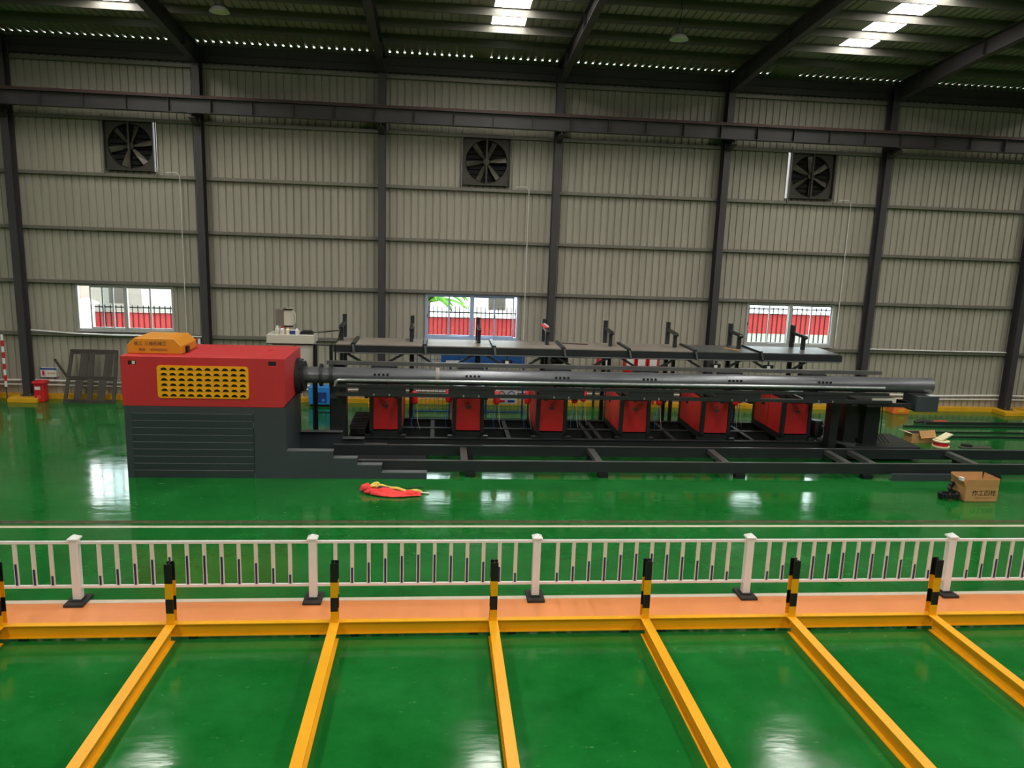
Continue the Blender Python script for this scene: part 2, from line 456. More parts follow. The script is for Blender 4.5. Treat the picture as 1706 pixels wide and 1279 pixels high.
# far slope, behind the camera
x = XL
for e in edges + [None]:
    b = e if e is not None else XR
    MB().quad((x, RIDGE_Y, roof_z(RIDGE_Y)), (b, RIDGE_Y, roof_z(RIDGE_Y)), (b, YF, roof_z(YF)), (x, YF, roof_z(YF))).build('roof_slope', M_roof, ceil)
    if e is not None:
        MB().quad((b, RIDGE_Y-1, roof_z(RIDGE_Y-1)), (b+1, RIDGE_Y-1, roof_z(RIDGE_Y-1)), (b+1, YF+3, roof_z(YF+3)), (b, YF+3, roof_z(YF+3))).build('skylight', M_skyl, ceil)
        MB().quad((b, RIDGE_Y, roof_z(RIDGE_Y)), (b+1, RIDGE_Y, roof_z(RIDGE_Y)), (b+1, RIDGE_Y-1, roof_z(RIDGE_Y-1)), (b, RIDGE_Y-1, roof_z(RIDGE_Y-1))).build('roof_slope', M_roof, ceil)
        MB().quad((b, YF+3, roof_z(YF+3)), (b+1, YF+3, roof_z(YF+3)), (b+1, YF, roof_z(YF)), (b, YF, roof_z(YF))).build('roof_slope', M_roof, ceil)
        x = b+1
def purlin(y):
    z = roof_z(y); mb = MB()
    mb.box(XL, XR, y-0.004, y+0.004, z-0.22, z-0.005)
    mb.box(XL, XR, y-0.004, y+0.07, z-0.228, z-0.22); mb.box(XL, XR, y-0.07, y+0.004, z-0.012, z-0.005)
    mb.box(XL, XR, y+0.062, y+0.07, z-0.228, z-0.205)
    return mb
for k in range(16):
    purlin(26.22-1.32*k).build('purlin', M_purl, ceil)

# ------------------------------------------------------------------ crane runway beam
YC = 26.95
cr = thing('crane_runway_beam', 'long dark crane runway beam with rusty rail along the wall', 'crane beam', ((XL+XR)/2, YC, 9.62))
mb = MB(); ibeam(mb, 'x', XL, XR, YC, 9.62, 10.08, 0.30, 0.018, 0.012); mb.build('beam', M_steel, cr)
MB().box(XL, XR, YC-0.05, YC+0.05, 10.08, 10.17).build('rail', M_rail, cr)
x = XL+0.4
while x < XR:
    MB().box(x-0.006, x+0.006, YC-0.14, YC-0.006, 9.64, 10.06).build('stiffener', M_steel, cr); x += 1.3

# ------------------------------------------------------------------ windows
def window(n, x0, x1, m, sashes, label):
    t = thing('window_%d' % n, label, 'window', ((x0+x1)/2, YW, WZ0), kind='structure')
    ya, yb = YW-0.06, YW+0.08; f = 0.06; xm = (x0+x1)/2
    mb = MB().box(x0, x0+f, ya, yb, WZ0, WZ1).box(x1-f, x1, ya, yb, WZ0, WZ1)
    mb.box(x0+f, x1-f, ya, yb, WZ0, WZ0+f).box(x0+f, x1-f, ya, yb, WZ1-f, WZ1).box(xm-0.06, xm+0.06, ya, yb, WZ0+f, WZ1-f)
    mb.build('window_frame', m, t)
    for (a, b, lane) in sashes:
        a = x0+f+(x1-x0-2*f)*a; b = x0+f+(x1-x0-2*f)*b; y0 = YW-0.03+lane*0.045; y1 = y0+0.035; s = 0.045
        z0, z1 = WZ0+f+0.002, WZ1-f-0.002
        mb = MB().box(a, a+s, y0, y1, z0, z1).box(b-s, b, y0, y1, z0, z1).box(a+s, b-s, y0, y1, z0, z0+s).box(a+s, b-s, y0, y1, z1-s, z1)
        so = mb.build('sash', m, t)
        MB().box(a+s, b-s, y0+0.014, y0+0.020, z0+s, z1-s).build('pane', M_glass, so)
        MB().box(a+0.01, a+0.035, y0-0.015, y0, (z0+z1)/2-0.06, (z0+z1)/2+0.06).build('latch', M_black, so)
    MB().box(x0-0.04, x1+0.04, YW-0.1, YW-0.02, WZ0-0.05, WZ0-0.002).build('window_sill', m, t)
window(1, *WINS[0], M_alu, [(0.12, 0.37, 0), (0.24, 0.495, 1), (0.505, 0.77, 0), (0.75, 1.0, 1)], 'grey framed window left of the red machine, its end sash slid open')
window(2, *WINS[1], M_alub, [(0.0, 0.25, 0), (0.24, 0.49, 1), (0.51, 0.76, 1), (0.75, 0.97, 0)], 'blue-grey framed window with green foliage outside')
window(3, *WINS[2], M_alu, [(0.0, 0.26, 0), (0.25, 0.49, 1), (0.51, 0.76, 0), (0.75, 1.0, 1)], 'grey framed window nearest the right end, red band outside')

# ------------------------------------------------------------------ exhaust fans
def exhaust_fan(x0, x1, rot, label):
    xc, zc = (x0+x1)/2, (FZ0+FZ1)/2; hw, hh = (x1-x0)/2, (FZ1-FZ0)/2
    t = thing('exhaust_fan', label, 'exhaust fan', (xc, YW, FZ0), group='exhaust fans high on the wall')
    ya, yb = YW-0.22, YW+0.16; f = 0.03
    mb = MB().box(x0, x0+f, ya, yb, FZ0, FZ1).box(x1-f, x1, ya, yb, FZ0, FZ1).box(x0+f, x1-f, ya, yb, FZ0, FZ0+f).box(x0+f, x1-f, ya, yb, FZ1-f, FZ1)
    mb.build('housing', M_fan, t)
    # shroud plate with round mouth
    r = min(hw, hh)-0.07; k = 40; mb = MB(); n = len(mb.v); yp = YW-0.06
    ring = [(xc+r*math.cos(2*math.pi*j/k), zc+r*math.sin(2*math.pi*j/k)) for j in range(k)]
    sq = []
    for j in range(k):
        c, s = math.cos(2*math.pi*j/k), math.sin(2*math.pi*j/k); q = max(abs(c)/(hw-f), abs(s)/(hh-f)); sq.append((xc+c/q, zc+s/q))
    for j in range(k):
        a, b = j, (j+1) % k
        mb.quad((ring[a][0], yp, ring[a][1]), (ring[b][0], yp, ring[b][1]), (sq[b][0], yp, sq[b][1]), (sq[a][0], yp, sq[a][1]))
        mb.quad((ring[a][0], yp, ring[a][1]), (ring[b][0], yp, ring[b][1]), (ring[b][0], yp+0.16, ring[b][1]), (ring[a][0], yp+0.16, ring[a][1]))
    mb.build('shroud', M_fan, t, solid=0.006)
    for j in range(6):
        a = rot+2*math.pi*j/6; mb = MB(); pts = []
        ca, sa = math.cos(a), math.sin(a)
        for (rr, w, tw) in ((0.10, 0.05, 0.9), (0.35, 0.085, 0.65), (r-0.03, 0.10, 0.45)):
            for sgn in (-1, 1):
                du = sgn*w*math.cos(tw); dy = sgn*w*math.sin(tw)
                pts.append((xc+rr*ca-du*sa, yp+0.06+dy, zc+rr*sa+du*ca))
        mb.v = pts; mb.f = [(0, 1, 3, 2), (2, 3, 5, 4)]
        mb.build('blade', M_blade, t, solid=0.006)
    MB().lathe([(0.11, 0.0), (0.12, 0.03), (0.12, 0.12), (0.07, 0.14)], (xc, yp-0.02, zc), 16, 'y').build('hub', M_fan, t, smooth=True)
    MB().box(xc-0.03, xc+0.03, YW-0.2, YW-0.15, FZ0+f, FZ1-f).build('motor_strut', M_fan, t)
    for j in range(9):
        z = FZ0+0.03+j*(FZ1-FZ0-0.06)/9
        MB().bar((x0+f, YW+0.15, z+0.086), (x1-f, YW+0.15, z+0.086), 0.012, 0.20).build('shutter_slat', M_dark, t)
    MB().box(x0-0.05, x1+0.02, YW-0.24, YW-0.22, FZ1-0.01, FZ1+0.03).build('top_trim', M_girt, t)
    MB().box(x0-0.05, x0-0.012, YW-0.2, YW-0.161, FZ0-0.16, FZ1+0.18).build('hanger', M_girt, t)
    MB().box(x1+0.052, x1+0.085, YW-0.2, YW-0.161, FZ0-0.16, FZ1+0.06).build('hanger', M_girt, t)
    return t
exhaust_fan(-11.09, -9.50, 0.20, 'square exhaust fan in the wall, leftmost of the three')
exhaust_fan(0.77, 2.42, 0.12, 'square exhaust fan in the wall, middle of the three')
exhaust_fan(12.565, 14.21, 0.60, 'square exhaust fan in the wall, rightmost of the three')

# ------------------------------------------------------------------ high-bay lamps
def lamp(x, y, label):
    zr = roof_z(y)-0.23; z0 = 11.50
    t = thing('high_bay_lamp', label, 'lamp', (x, y, z0), group='unlit high-bay lamps under the roof')
    MB().tube([(x, y, roof_z(y)+0.02), (x, y, zr), (x+0.04, y, zr-0.15), (x-0.02, y, z0+0.42), (x, y, z0+0.36)], 0.012, 6).build('hanging_cord', M_black, t)
    MB().lathe([(0.03, 0.37), (0.09, 0.35), (0.11, 0.30), (0.11, 0.17), (0.16, 0.14)], (x, y, z0), 16).build('ballast_housing', M_girt, t, smooth=True)
    MB().lathe([(0.12, 0.15), (0.20, 0.10), (0.25, 0.03), (0.26, 0.0), (0.24, 0.0), (0.18, 0.09), (0.1, 0.13)], (x, y, z0), 20).build('reflector', M_white, t, smooth=True)
lamp(6.42, 22.0, 'white high-bay lamp hanging between the two visible skylights')
lamp(-5.74, 22.05, 'white high-bay lamp hanging near the upper left edge')

# ------------------------------------------------------------------ conduits and pipes on the wall
def conduit(label, path, r, cat='conduit', m=None, name='conduit'):
    return tag(MB().tube(path, r, 8).build(name, m or M_white, None, smooth=True), label, cat)
for x, lab in ((-8.70, 'thin white cable running down from the leftmost exhaust fan'), (3.11, 'thin white cable running down from the middle exhaust fan'), (14.95, 'thin white cable running down from the rightmost exhaust fan')):
    conduit(lab, [(x-0.45, YW-0.19, 7.79), (x-0.1, YW-0.19, 7.80), (x, YW-0.19, 7.70), (x, YW-0.19, 5.0), (x, YW-0.19, 2.42)], 0.013)
conduit('white pipe sagging along the girt left of the red machine', [(-13.84, YW-0.20, 2.38), (-12.4, YW-0.2, 2.29), (-11.0, YW-0.2, 2.26), (-8.1, YW-0.2, 2.27)], 0.028)
conduit('white pipe along the girt at the right end wall bay', [(16.2, YW-0.2, 2.36), (19.0, YW-0.2, 2.34), (21.9, YW-0.2, 2.34)], 0.028)
for zz, lab in ((0.62, 'upper white water pipe low on the corrugated wall'), (0.46, 'lower white water pipe low on the corrugated wall')):
    conduit(lab, [(XL+0.2, YW-0.09, zz)]+[(X0+3*k, YW-0.09, zz-0.06*(k % 2)*(1 if zz > 0.5 else 0.5)) for k in range(-3, 15)]+[(XR-0.2, YW-0.09, zz)], 0.04 if zz > 0.5 else 0.028, 'pipe', name='water_pipe')

# ------------------------------------------------------------------ things along the wall
def guard_frame(x0, x1, label):
    t = thing('fire_point_frame', label, 'guard frame', (x1, 27.2, 0), group='striped frames around the fire points')
    y = 27.22
    for x in (x0, x1):
        MB().tube([(x, y, 0.0), (x, y, 0.5)], 0.022, 8).build('lower_post', M_brown, t)
        for k in range(9):
            z = 0.5+0.197*k
            MB().tube([(x, y, z), (x, y, z+0.197)], 0.045, 10).build('stripe_band', M_white if k % 2 == 0 else M_bin, t, smooth=True)
    n = 7; L = (x1-x0-0.09)/n
    for k in range(n):
        MB().tube([(x0+0.045+L*k, y, 2.23), (x0+0.045+L*(k+1), y, 2.23)], 0.045, 10).build('stripe_band', M_white if k % 2 else M_bin, t, smooth=True)
guard_frame(-16.3, -14.52, 'red and white striped frame at the far left edge')
guard_frame(-10.2, -8.13, 'red and white striped post rising behind the red machine')
def fire_box(x0, x1, z0, z1, y0, y1, label):
    t = thing('fire_hose_box', label, 'fire box', ((x0+x1)/2, y0, z0))
    MB().box(x0, x1, y0, y1, z0, z1).build('body', M_bin, t, bevel=0.01)
    MB().box(x0+0.06, x1-0.06, y0-0.012, y0, z0+0.06, z1-0.06).build('door', M_bin, t)
    MB().box(x1-0.14, x1-0.1, y0-0.035, y0-0.012, (z0+z1)/2-0.08, (z0+z1)/2+0.08).build('handle', M_black, t)
    for xx in (x0+0.05, x1-0.1): MB().box(xx, xx+0.05, y0+0.05, y1-0.05, 0, z0).build('leg', M_bin, t)
fire_box(-15.6, -14.74, 0.34, 1.14, 27.0, 27.3, 'red fire hose box at the far left edge inside striped frame')

b = thing('litter_bin', 'small red lidded bin on the floor beside the first column', 'bin', (-13.41, 27.25, 0))
MB().prism([(-13.58, 27.08), (-13.25, 27.08), (-13.25, 27.4), (-13.58, 27.4)], 'z', 0.0, 0.62).build('body', M_bin, b, bevel=0.03)
MB().box(-13.62, -13.21, 27.04, 27.44, 0.62, 0.72).build('lid', M_bin, b, bevel=0.03)
MB().box(-13.54, -13.36, 27.073, 27.08, 0.43, 0.54).build('label_sticker', M_white, b)
mb = MB()
for k in range(3):
    a = k*2.094+0.5; mb.bar((-13.42+0.05*math.cos(a), 27.076, 0.18+0.05*math.sin(a)), (-13.42+0.05*math.cos(a+1.5), 27.076, 0.18+0.05*math.sin(a+1.5)), 0.02, 0.006)
mb.build('recycling_mark', M_white, b)

s = thing('safety_sign', 'small white safety notice on the wall above the red bin', 'sign', (-13.4, 27.8, 0.74))
MB().box(-13.66, -13.14, 27.80, 27.95, 0.74, 1.05).build('board', M_white, s)
MB().box(-13.67, -13.13, 27.79, 27.80, 1.0, 1.055).build('header_band', M_bluef, s)
mb = MB().box(-13.60, -13.55, 27.79, 27.8, 0.80, 0.97); mb.bar((-13.58, 27.795, 0.92), (-13.48, 27.795, 0.84), 0.03, 0.008); mb.bar((-13.56, 27.795, 0.86), (-13.49, 27.795, 0.95), 0.03, 0.008); mb.bar((-13.57, 27.795, 0.83), (-13.50, 27.795, 0.79), 0.03, 0.008)
mb.build('pictogram', M_bin, s)
mb = MB()
for k in range(3): mb.box(-13.43+0.09*k, -13.37+0.09*k, 27.79, 27.8, 0.86, 0.90)
mb.build('lettering', M_kerb, s)

g = thing('steel_grille', 'dark welded steel grille leaning against the wall', 'steel grille', (-11.8, 27.3, 0))
def lean(u, w): return (u, 27.02+(27.52-27.02)*w/1.76, w)
for u0, u1 in ((-12.62, -12.52), (-11.03, -10.93), (-11.86, -11.70)):
    MB().bar(lean(u0*0.5+u1*0.5, 0.0), lean(u0*0.5+u1*0.5+(0.14 if u0 < -12.5 else 0.0), 1.76), 0.11 if u0 < -12.3 or u0 > -11.5 else 0.17, 0.05, (0, 1, 0)).build('upright', M_brown, g)
for w, h in ((0.06, 0.12), (0.82, 0.14), (1.70, 0.16)):
    MB().bar(lean(-12.6+0.08*w, w), lean(-10.95, w), 0.06, h).build('cross_bar', M_brown, g)
for u in (-12.18, -11.42):
    MB().bar(lean(u, 0.06), lean(u+0.05, 0.82), 0.24, 0.03, (0, 1, 0)).build('infill_plate', M_brown, g)
for u in (-12.05, -11.25):
    MB().bar(lean(u, 0.82), lean(u+0.05, 1.7), 0.26, 0.03, (0, 1, 0)).build('infill_plate', M_brown, g)
MB().bar((-13.08, 27.62, 1.40), (-12.56, 27.30, 0.86), 0.06).build('prop_bar', M_brown, g)

bb = thing('blue_cabinet', 'bright blue metal box on the floor near the wall', 'cabinet', (-4.07, 27.2, 0))
MB().box(-4.44, -3.70, 26.95, 27.5, 0.08, 0.70).build('body', M_bluep, bb, bevel=0.02)
MB().box(-4.25, -3.82, 26.94, 26.95, 0.16, 0.52).build('door', M_bluef, bb)
MB().lathe([(0.06, 0.0), (0.06, 0.02)], (-3.93, 26.92, 0.24), 14, 'y').build('dial', M_bluep, bb)
MB().box(-4.40, -3.74, 27.0, 27.45, 0.0, 0.08).build('plinth', M_black, bb)

# blue mesh partition with banner and notice
bf = thing('mesh_partition', 'blue wire mesh partition seen behind the red cabinets', 'partition', (1.05, 26.0, 0))
for x in (-0.8, 0.45, 1.7, 2.95):
    MB().box(x-0.03, x+0.03, 25.97, 26.03, 0.0, 2.2).build('post', M_bluef, bf)
for z in (0.12, 2.17):
    MB().box(-0.77, 2.92, 25.98, 26.02, z-0.02, z+0.02).build('rail', M_bluef, bf)
mb = MB()
for k in range(1, 26): mb.box(-0.8+0.145*k-0.006, -0.8+0.145*k+0.006, 25.994, 26.006, 0.14, 2.15)
for k in range(1, 10): mb.box(-0.77, 2.92, 25.99, 25.994, 0.12+0.2*k-0.006, 0.12+0.2*k+0.006)
mb.build('wire_mesh', M_bluef, bf, )['kind'] = 'stuff'
MB().box(0.13, 2.9, 25.93, 25.955, 1.72, 2.24).build('banner', M_sky, bf)
text_mesh('banner_lettering', 'STD  CAU', 0.17, M_white, bf, (2.15, 25.925, 2.13), depth=0.002)
MB().box(0.3, 0.75, 25.92, 25.93, 1.82, 1.9).build('banner_stripe', M_white, bf)
sg = MB().box(2.02, 2.76, 25.93, 25.955, 0.42, 0.90).build('notice_board', M_white, bf)
for cx, m in ((2.22, M_bin), (2.56, M_bluef)):
    mb = MB(); k = 20
    for j in range(k):
        a, c = 2*math.pi*j/k, 2*math.pi*(j+1)/k
        mb.quad((cx+0.12*math.cos(a), 25.926, 0.76+0.12*math.sin(a)), (cx+0.12*math.cos(c), 25.926, 0.76+0.12*math.sin(c)), (cx+0.09*math.cos(c), 25.926, 0.76+0.09*math.sin(c)), (cx+0.09*math.cos(a), 25.926, 0.76+0.09*math.sin(a)))
    mb.box(cx-0.12, cx+0.12, 25.924, 25.93, 0.48, 0.56)
    mb.build('notice_symbol', m, sg)

ec = thing('fire_equipment_box', 'red fire equipment boxes with white labels seen under the table', 'fire box', (7.42, 27.4, 0))
for k in range(3):
    x = 6.80+0.43*k
    bo = MB().box(x, x+0.40, 27.3, 27.6, 1.35, 1.98).build('box', M_bin, ec, bevel=0.01)
    MB().box(x+0.06, x+0.33, 27.29, 27.30, 1.62, 1.86).build('label_panel', M_white, bo)
for x in (6.85, 7.98): MB().box(x-0.03, x+0.03, 27.4, 27.5, 0.15, 1.35).build('leg', M_bin, ec)
MB().box(6.8, 8.06, 27.32, 27.58, 1.31, 1.35).build('shelf', M_bin, ec)
ex = None
for x, m, lab in ((5.86, M_bin, 'red fire extinguisher left of the red fire boxes'), (6.16, M_white, 'white bottle beside the red fire extinguisher')):
    e = thing('fire_extinguisher' if m is M_bin else 'gas_bottle', lab, 'extinguisher' if m is M_bin else 'bottle', (x, 27.45, 1.5))
    MB().lathe([(0.07, 0.0), (0.08, 0.02), (0.08, 0.34), (0.05, 0.41), (0.025, 0.43)], (x, 27.45, 1.5), 14).build('body', m, e, smooth=True)
    MB().box(x-0.03, x+0.06, 27.43, 27.47, 1.92, 1.97).build('valve', M_black, e)
t = thing('shelf_stand', 'small dark stand carrying the fire extinguisher', 'stand', (6.0, 27.45, 0))
MB().box(5.7, 6.3, 27.3, 27.6, 1.46, 1.5).build('shelf', M_dsteel, t)
for x in (5.74, 6.26):
    for y in (27.34, 27.56): MB().box(x-0.02, x+0.02, y-0.02, y+0.02, 0.0 if y < 27.5 else 0.0, 1.46).build('leg', M_dsteel, t)

ob = thing('orange_barrier', 'orange plastic block standing against the yellow kerb', 'barrier', (17.5, 27.3, 0))
MB().prism([(17.16, 0.0), (17.80, 0.0), (17.76, 0.36), (17.20, 0.58)], 'y', 27.05, 27.5).build('body', M_cone, ob, bevel=0.02)
MB().box(17.35, 17.6, 27.03, 27.05, 0.08, 0.2).build('recess', M_kerb, ob)

# sign on the last column at the right edge
sn = thing('column_sign', 'white sign with red block on the rightmost column', 'sign', (22.35, 27.3, 7.3))
MB().box(22.1, 23.1, 27.34, 27.39, 7.15, 8.55).build('board', M_white, sn)
MB().box(22.3, 23.0, 27.33, 27.34, 7.35, 7.58).build('red_block', M_bin, sn)
MB().box(22.35, 22.95, 27.33, 27.34, 7.75, 8.2).build('grey_symbol', M_plate, sn)
MB().box(22.05, 22.2, 27.1, 27.25, 0.15, 0.95).build('tap_pipe', M_white, None) if False else None
tp = thing('standpipe', 'thin white standpipe beside the rightmost column base', 'pipe', (22.62, 27.2, 0.15))
MB().tube([(22.62, 27.2, 0.15), (22.62, 27.2, 0.86)], 0.03, 8).build('riser', M_white, tp)
MB().box(22.52, 22.86, 27.15, 27.25, 0.86, 0.92).build('tap_head', M_girt, tp)

# ------------------------------------------------------------------ fence
def fence_post(x, label):
    t = thing('fence_post', label, 'fence post', (x, 12.3, 0), group='white posts of the railing')
    MB().box(x-0.065, x+0.065, 12.235, 12.365, 0.05, 1.08).build('shaft', M_white, t, bevel=0.01)
    mb = MB().box(x-0.085, x+0.085, 12.215, 12.385, 1.08, 1.105)
    n = len(mb.v); mb.v += [(x-0.085, 12.215, 1.105), (x+0.085, 12.215, 1.105), (x+0.085, 12.385, 1.105), (x-0.085, 12.385, 1.105), (x, 12.3, 1.165)]
    mb.f += [(n, n+1, n+4), (n+1, n+2, n+4), (n+2, n+3, n+4), (n+3, n, n+4)]
    mb.build('cap', M_white, t)
    mb = MB().box(x-0.15, x+0.15, 12.08, 12.50, 0.004, 0.05); mb.box(x-0.09, x+0.09, 12.2, 12.4, 0.05, 0.075)
    mb.build('rubber_base', M_rubber, t, bevel=0.008)
    return t
PX = [-9.48, -5.735, -1.99, 1.74, 5.48, 9.22, 12.96]
names = ['white fence post beyond the left edge', 'leftmost white fence post on its black rubber base', 'second white fence post from the left on its rubber base', 'middle white fence post, third of the five in view', 'fourth white fence post from the left on its rubber base', 'rightmost white fence post on its black rubber base', 'white fence post beyond the right edge']
for i, (x, lab) in enumerate(zip(PX, names)): fence_post(x, lab)
FR = [.23, .39, .52, .62, .68, .71, .71, .68, .62, .52, .39, .23]
def fence_panel(xa, label):
    t = thing('railing_panel', label, 'railing', (xa, 12.3, 0), group='white railing panels between the posts')
    xb = xa+3.74
    MB().box(xa+0.065, xb-0.065, 12.28, 12.32, 1.0, 1.05).build('top_rail', M_white, t, bevel=0.006)
    MB().box(xa+0.065, xb-0.065, 12.28, 12.32, 0.245, 0.295).build('bottom_rail', M_white, t, bevel=0.006)
    for k in range(12):
        x = xa+0.365+0.2735*k
        p = MB().box(x-0.031, x+0.031, 12.286, 12.314, 0.295, 1.0).build('picket', M_cream, t)
        MB().box(x-0.016, x+0.016, 12.280, 12.286, 0.30, 0.295+0.705*FR[k]).build('reflective_strip', M_blue, p)
    return t
fp = fence_panel(PX[0], 'white railing panel cut by the left edge')
plabs = ['white railing panel between the leftmost and second fence posts', 'white railing panel between the second and middle fence posts', 'white railing panel between the middle and fourth fence posts', 'white railing panel between the fourth and rightmost fence posts', 'white railing panel cut by the right edge']
for i in range(5): place(copy_tree(fp), (PX[i+1], 12.3, 0), plabs[i])

# ------------------------------------------------------------------ yellow floor beams and striped posts
BX = [-6.28, -3.87, -1.48, 0.93, 3.33, 5.73, 8.13, 10.55]
zt = 0.25
blabs = ['yellow steel floor beam running toward the viewer, cut by the left edge', 'yellow floor beam running toward the viewer below the second striped post', 'yellow floor beam running toward the viewer below the third striped post', 'yellow floor beam running toward the viewer below the fourth striped post', 'yellow floor beam running toward the viewer below the fifth striped post', 'yellow floor beam running toward the viewer below the sixth striped post', 'yellow floor beam running toward the viewer below the rightmost striped post', 'yellow floor beam beyond the right edge']
for x, lab in zip(BX, blabs):
    t = thing('floor_beam', lab, 'steel beam', (x, 8, 0), group='yellow beams running toward the viewer')
    MB().box(x-0.07, x+0.07, 3.0, 11.03, zt-0.014, zt).build('top_flange', M_yell, t)
    MB().box(x-0.07, x+0.07, 3.0, 10.98, 0.004, 0.018).build('bottom_flange', M_yell, t)
    MB().box(x-0.005, x+0.005, 3.0, 11.0, 0.018, zt-0.014).build('web', M_yell, t)
tb = thing('cross_beam', 'long yellow cross beam beside the orange floor strip', 'steel beam', (0, 11.08, 0))
xs = [-12]+BX+[16]
for a, b in zip(xs[:-1], xs[1:]):
    mb = MB(); ibeam(mb, 'x', a+0.002, b-0.002, 11.085, 0.05, zt, 0.1, 0.014, 0.01); mb.build('beam_length', M_yell, tb)
    for u in (a+0.3, b-0.3): MB().box(u-0.06, u+0.06, 11.05, 11.12, 0.004, 0.05).build('shim', M_black, tb)
slabs = ['leftmost black and yellow striped post, cut by the left edge', 'second striped post from the left', 'third striped post from the left', 'fourth striped post from the left', 'fifth striped post from the left', 'sixth striped post from the left', 'rightmost black and yellow striped post', 'striped post beyond the right edge']
for x, lab in zip(BX, slabs):
    lab2 = lab if 'black' in lab else lab.replace('striped', 'black and yellow striped')
    t = thing('striped_post', lab2, 'post', (x, 11.09, zt), group='black and yellow striped posts')
    for (z0, z1, m, nm) in ((zt, 0.43, M_yell, 'yellow_band'), (0.43, 0.655, M_black, 'black_band'), (0.655, 0.90, M_yell, 'yellow_band'), (0.90, 1.20, M_black, 'black_band')):
        mb = MB().box(x-0.055, x+0.055, 11.02, 11.032, z0, z1).box(x-0.055, x+0.055, 11.148, 11.16, z0, z1).box(x-0.005, x+0.005, 11.032, 11.148, z0, z1)
        mb.build(nm, m, t)
sb = thing('short_cross_beam', 'short yellow beam joining the rightmost floor beam at the right edge', 'steel beam', (9.3, 9.01, 0))
mb = MB(); ibeam(mb, 'x', 8.21, 10.47, 9.01, 0.004, zt, 0.14, 0.014, 0.01); mb.build('beam_length', M_yell, sb)

# ------------------------------------------------------------------ main drive machine
MX0, MX1, MY0, MY1 = -7.46, -3.65, 18.85, 21.0
mc = thing('pipe_end_machine', 'large red-topped charcoal machine with yellow vent plate', 'machine', ((MX0+MX1)/2, 19.9, 0))
# red cover: thick-walled shape with a chamfered lower right edge
cv = MB().prism([(MX0, 1.79), (MX1-0.06, 1.79), (MX1, 1.86), (MX1, 3.0), (MX0, 3.0)], 'y', MY0, MY1).build('red_cover', M_red, mc, bevel=0.012)
for (a, b, z0, z1) in ((-7.28, -7.10, 2.80, 2.89), (-4.04, -3.86, 2.83, 2.93)):
    MB().box(a, b, MY0-0.004, MY0, z0, z1).build('lifting_slot', M_dark, cv)
MB().box(-7.19, -7.12, MY0-0.007, MY0-0.004, 2.81, 2.88).build('slot_insert', M_cab, cv)
MB().lathe([(0.09, 0.0), (0.09, 0.012)], (-4.25, 20.2, 3.0), 14).build('top_plug', M_red, cv)
# base cabinet with slatted front
MB().box(MX0+0.03, MX1-0.01, MY0+0.03, MY1, 0.0, 1.79).build('base_cabinet', M_dgrey, mc)
MB().box(MX0+0.03, -7.27, MY0, MY0+0.03, 0.0, 1.79).build('front_stile', M_dgrey, mc)
MB().box(-7.27, -4.43, MY0, MY0+0.03, 1.62, 1.79).build('front_header', M_dgrey, mc)
MB().box(-4.42, MX1-0.01, MY0, MY0+0.03, 0.0, 1.79).build('front_plate', M_dgrey, mc)
for k in range(9):
    z1 = 1.615-0.178*k; z0 = z1-0.170 if k < 8 else 0.0
    mb = MB().prism([(MY0+0.03, z0), (MY0+0.018, z0), (MY0-0.016, z1), (MY0+0.03, z1)], 'x', -7.268, -4.432)
    so_ = mb.build('cover_slat', M_dgrey, mc)
    MB().box(-7.268, -4.432, MY0-0.017, MY0+0.016, z1, z1+0.005).build('slat_edge', M_lip, so_)  # paler strip: worn paint and caught light put into the ledge colour
for zc in (1.68, 1.35, 0.08):
    MB().box(-4.428, -4.42, MY0-0.012, MY0, zc-0.06, zc+0.06).build('hinge', M_bright, mc)
# stepped skirts to the right
for (y0, y1, nm) in ((MY0, MY0+0.03, 'front_skirt'), (MY1-0.08, MY1-0.05, 'rear_skirt')):
    MB().prism([(MX1-0.01, 0.0), (-0.21, 0.0), (-0.21, 0.155), (-1.33, 0.155), (-1.33, 0.35), (-1.94, 0.35), (-1.94, 0.52), (-2.525, 0.52), (-2.525, 0.70), (MX1-0.01, 0.70)], 'y', y0, y1).build(nm, M_dgrey, mc)
    for (a, b, z) in ((MX1, -2.525, 0.70), (-2.525, -1.94, 0.52), (-1.94, -1.33, 0.35), (-1.33, -0.21, 0.155)):
        MB().box(a, b, y0 if nm == 'front_skirt' else y0-0.19, y0+0.22 if nm == 'front_skirt' else y0+0.03, z, z+0.012).build('step_lip', M_lip, mc)
MB().box(MX1, -0.25, 19.30, 20.50, 0.0, 0.14).build('floor_pan', M_base, mc)
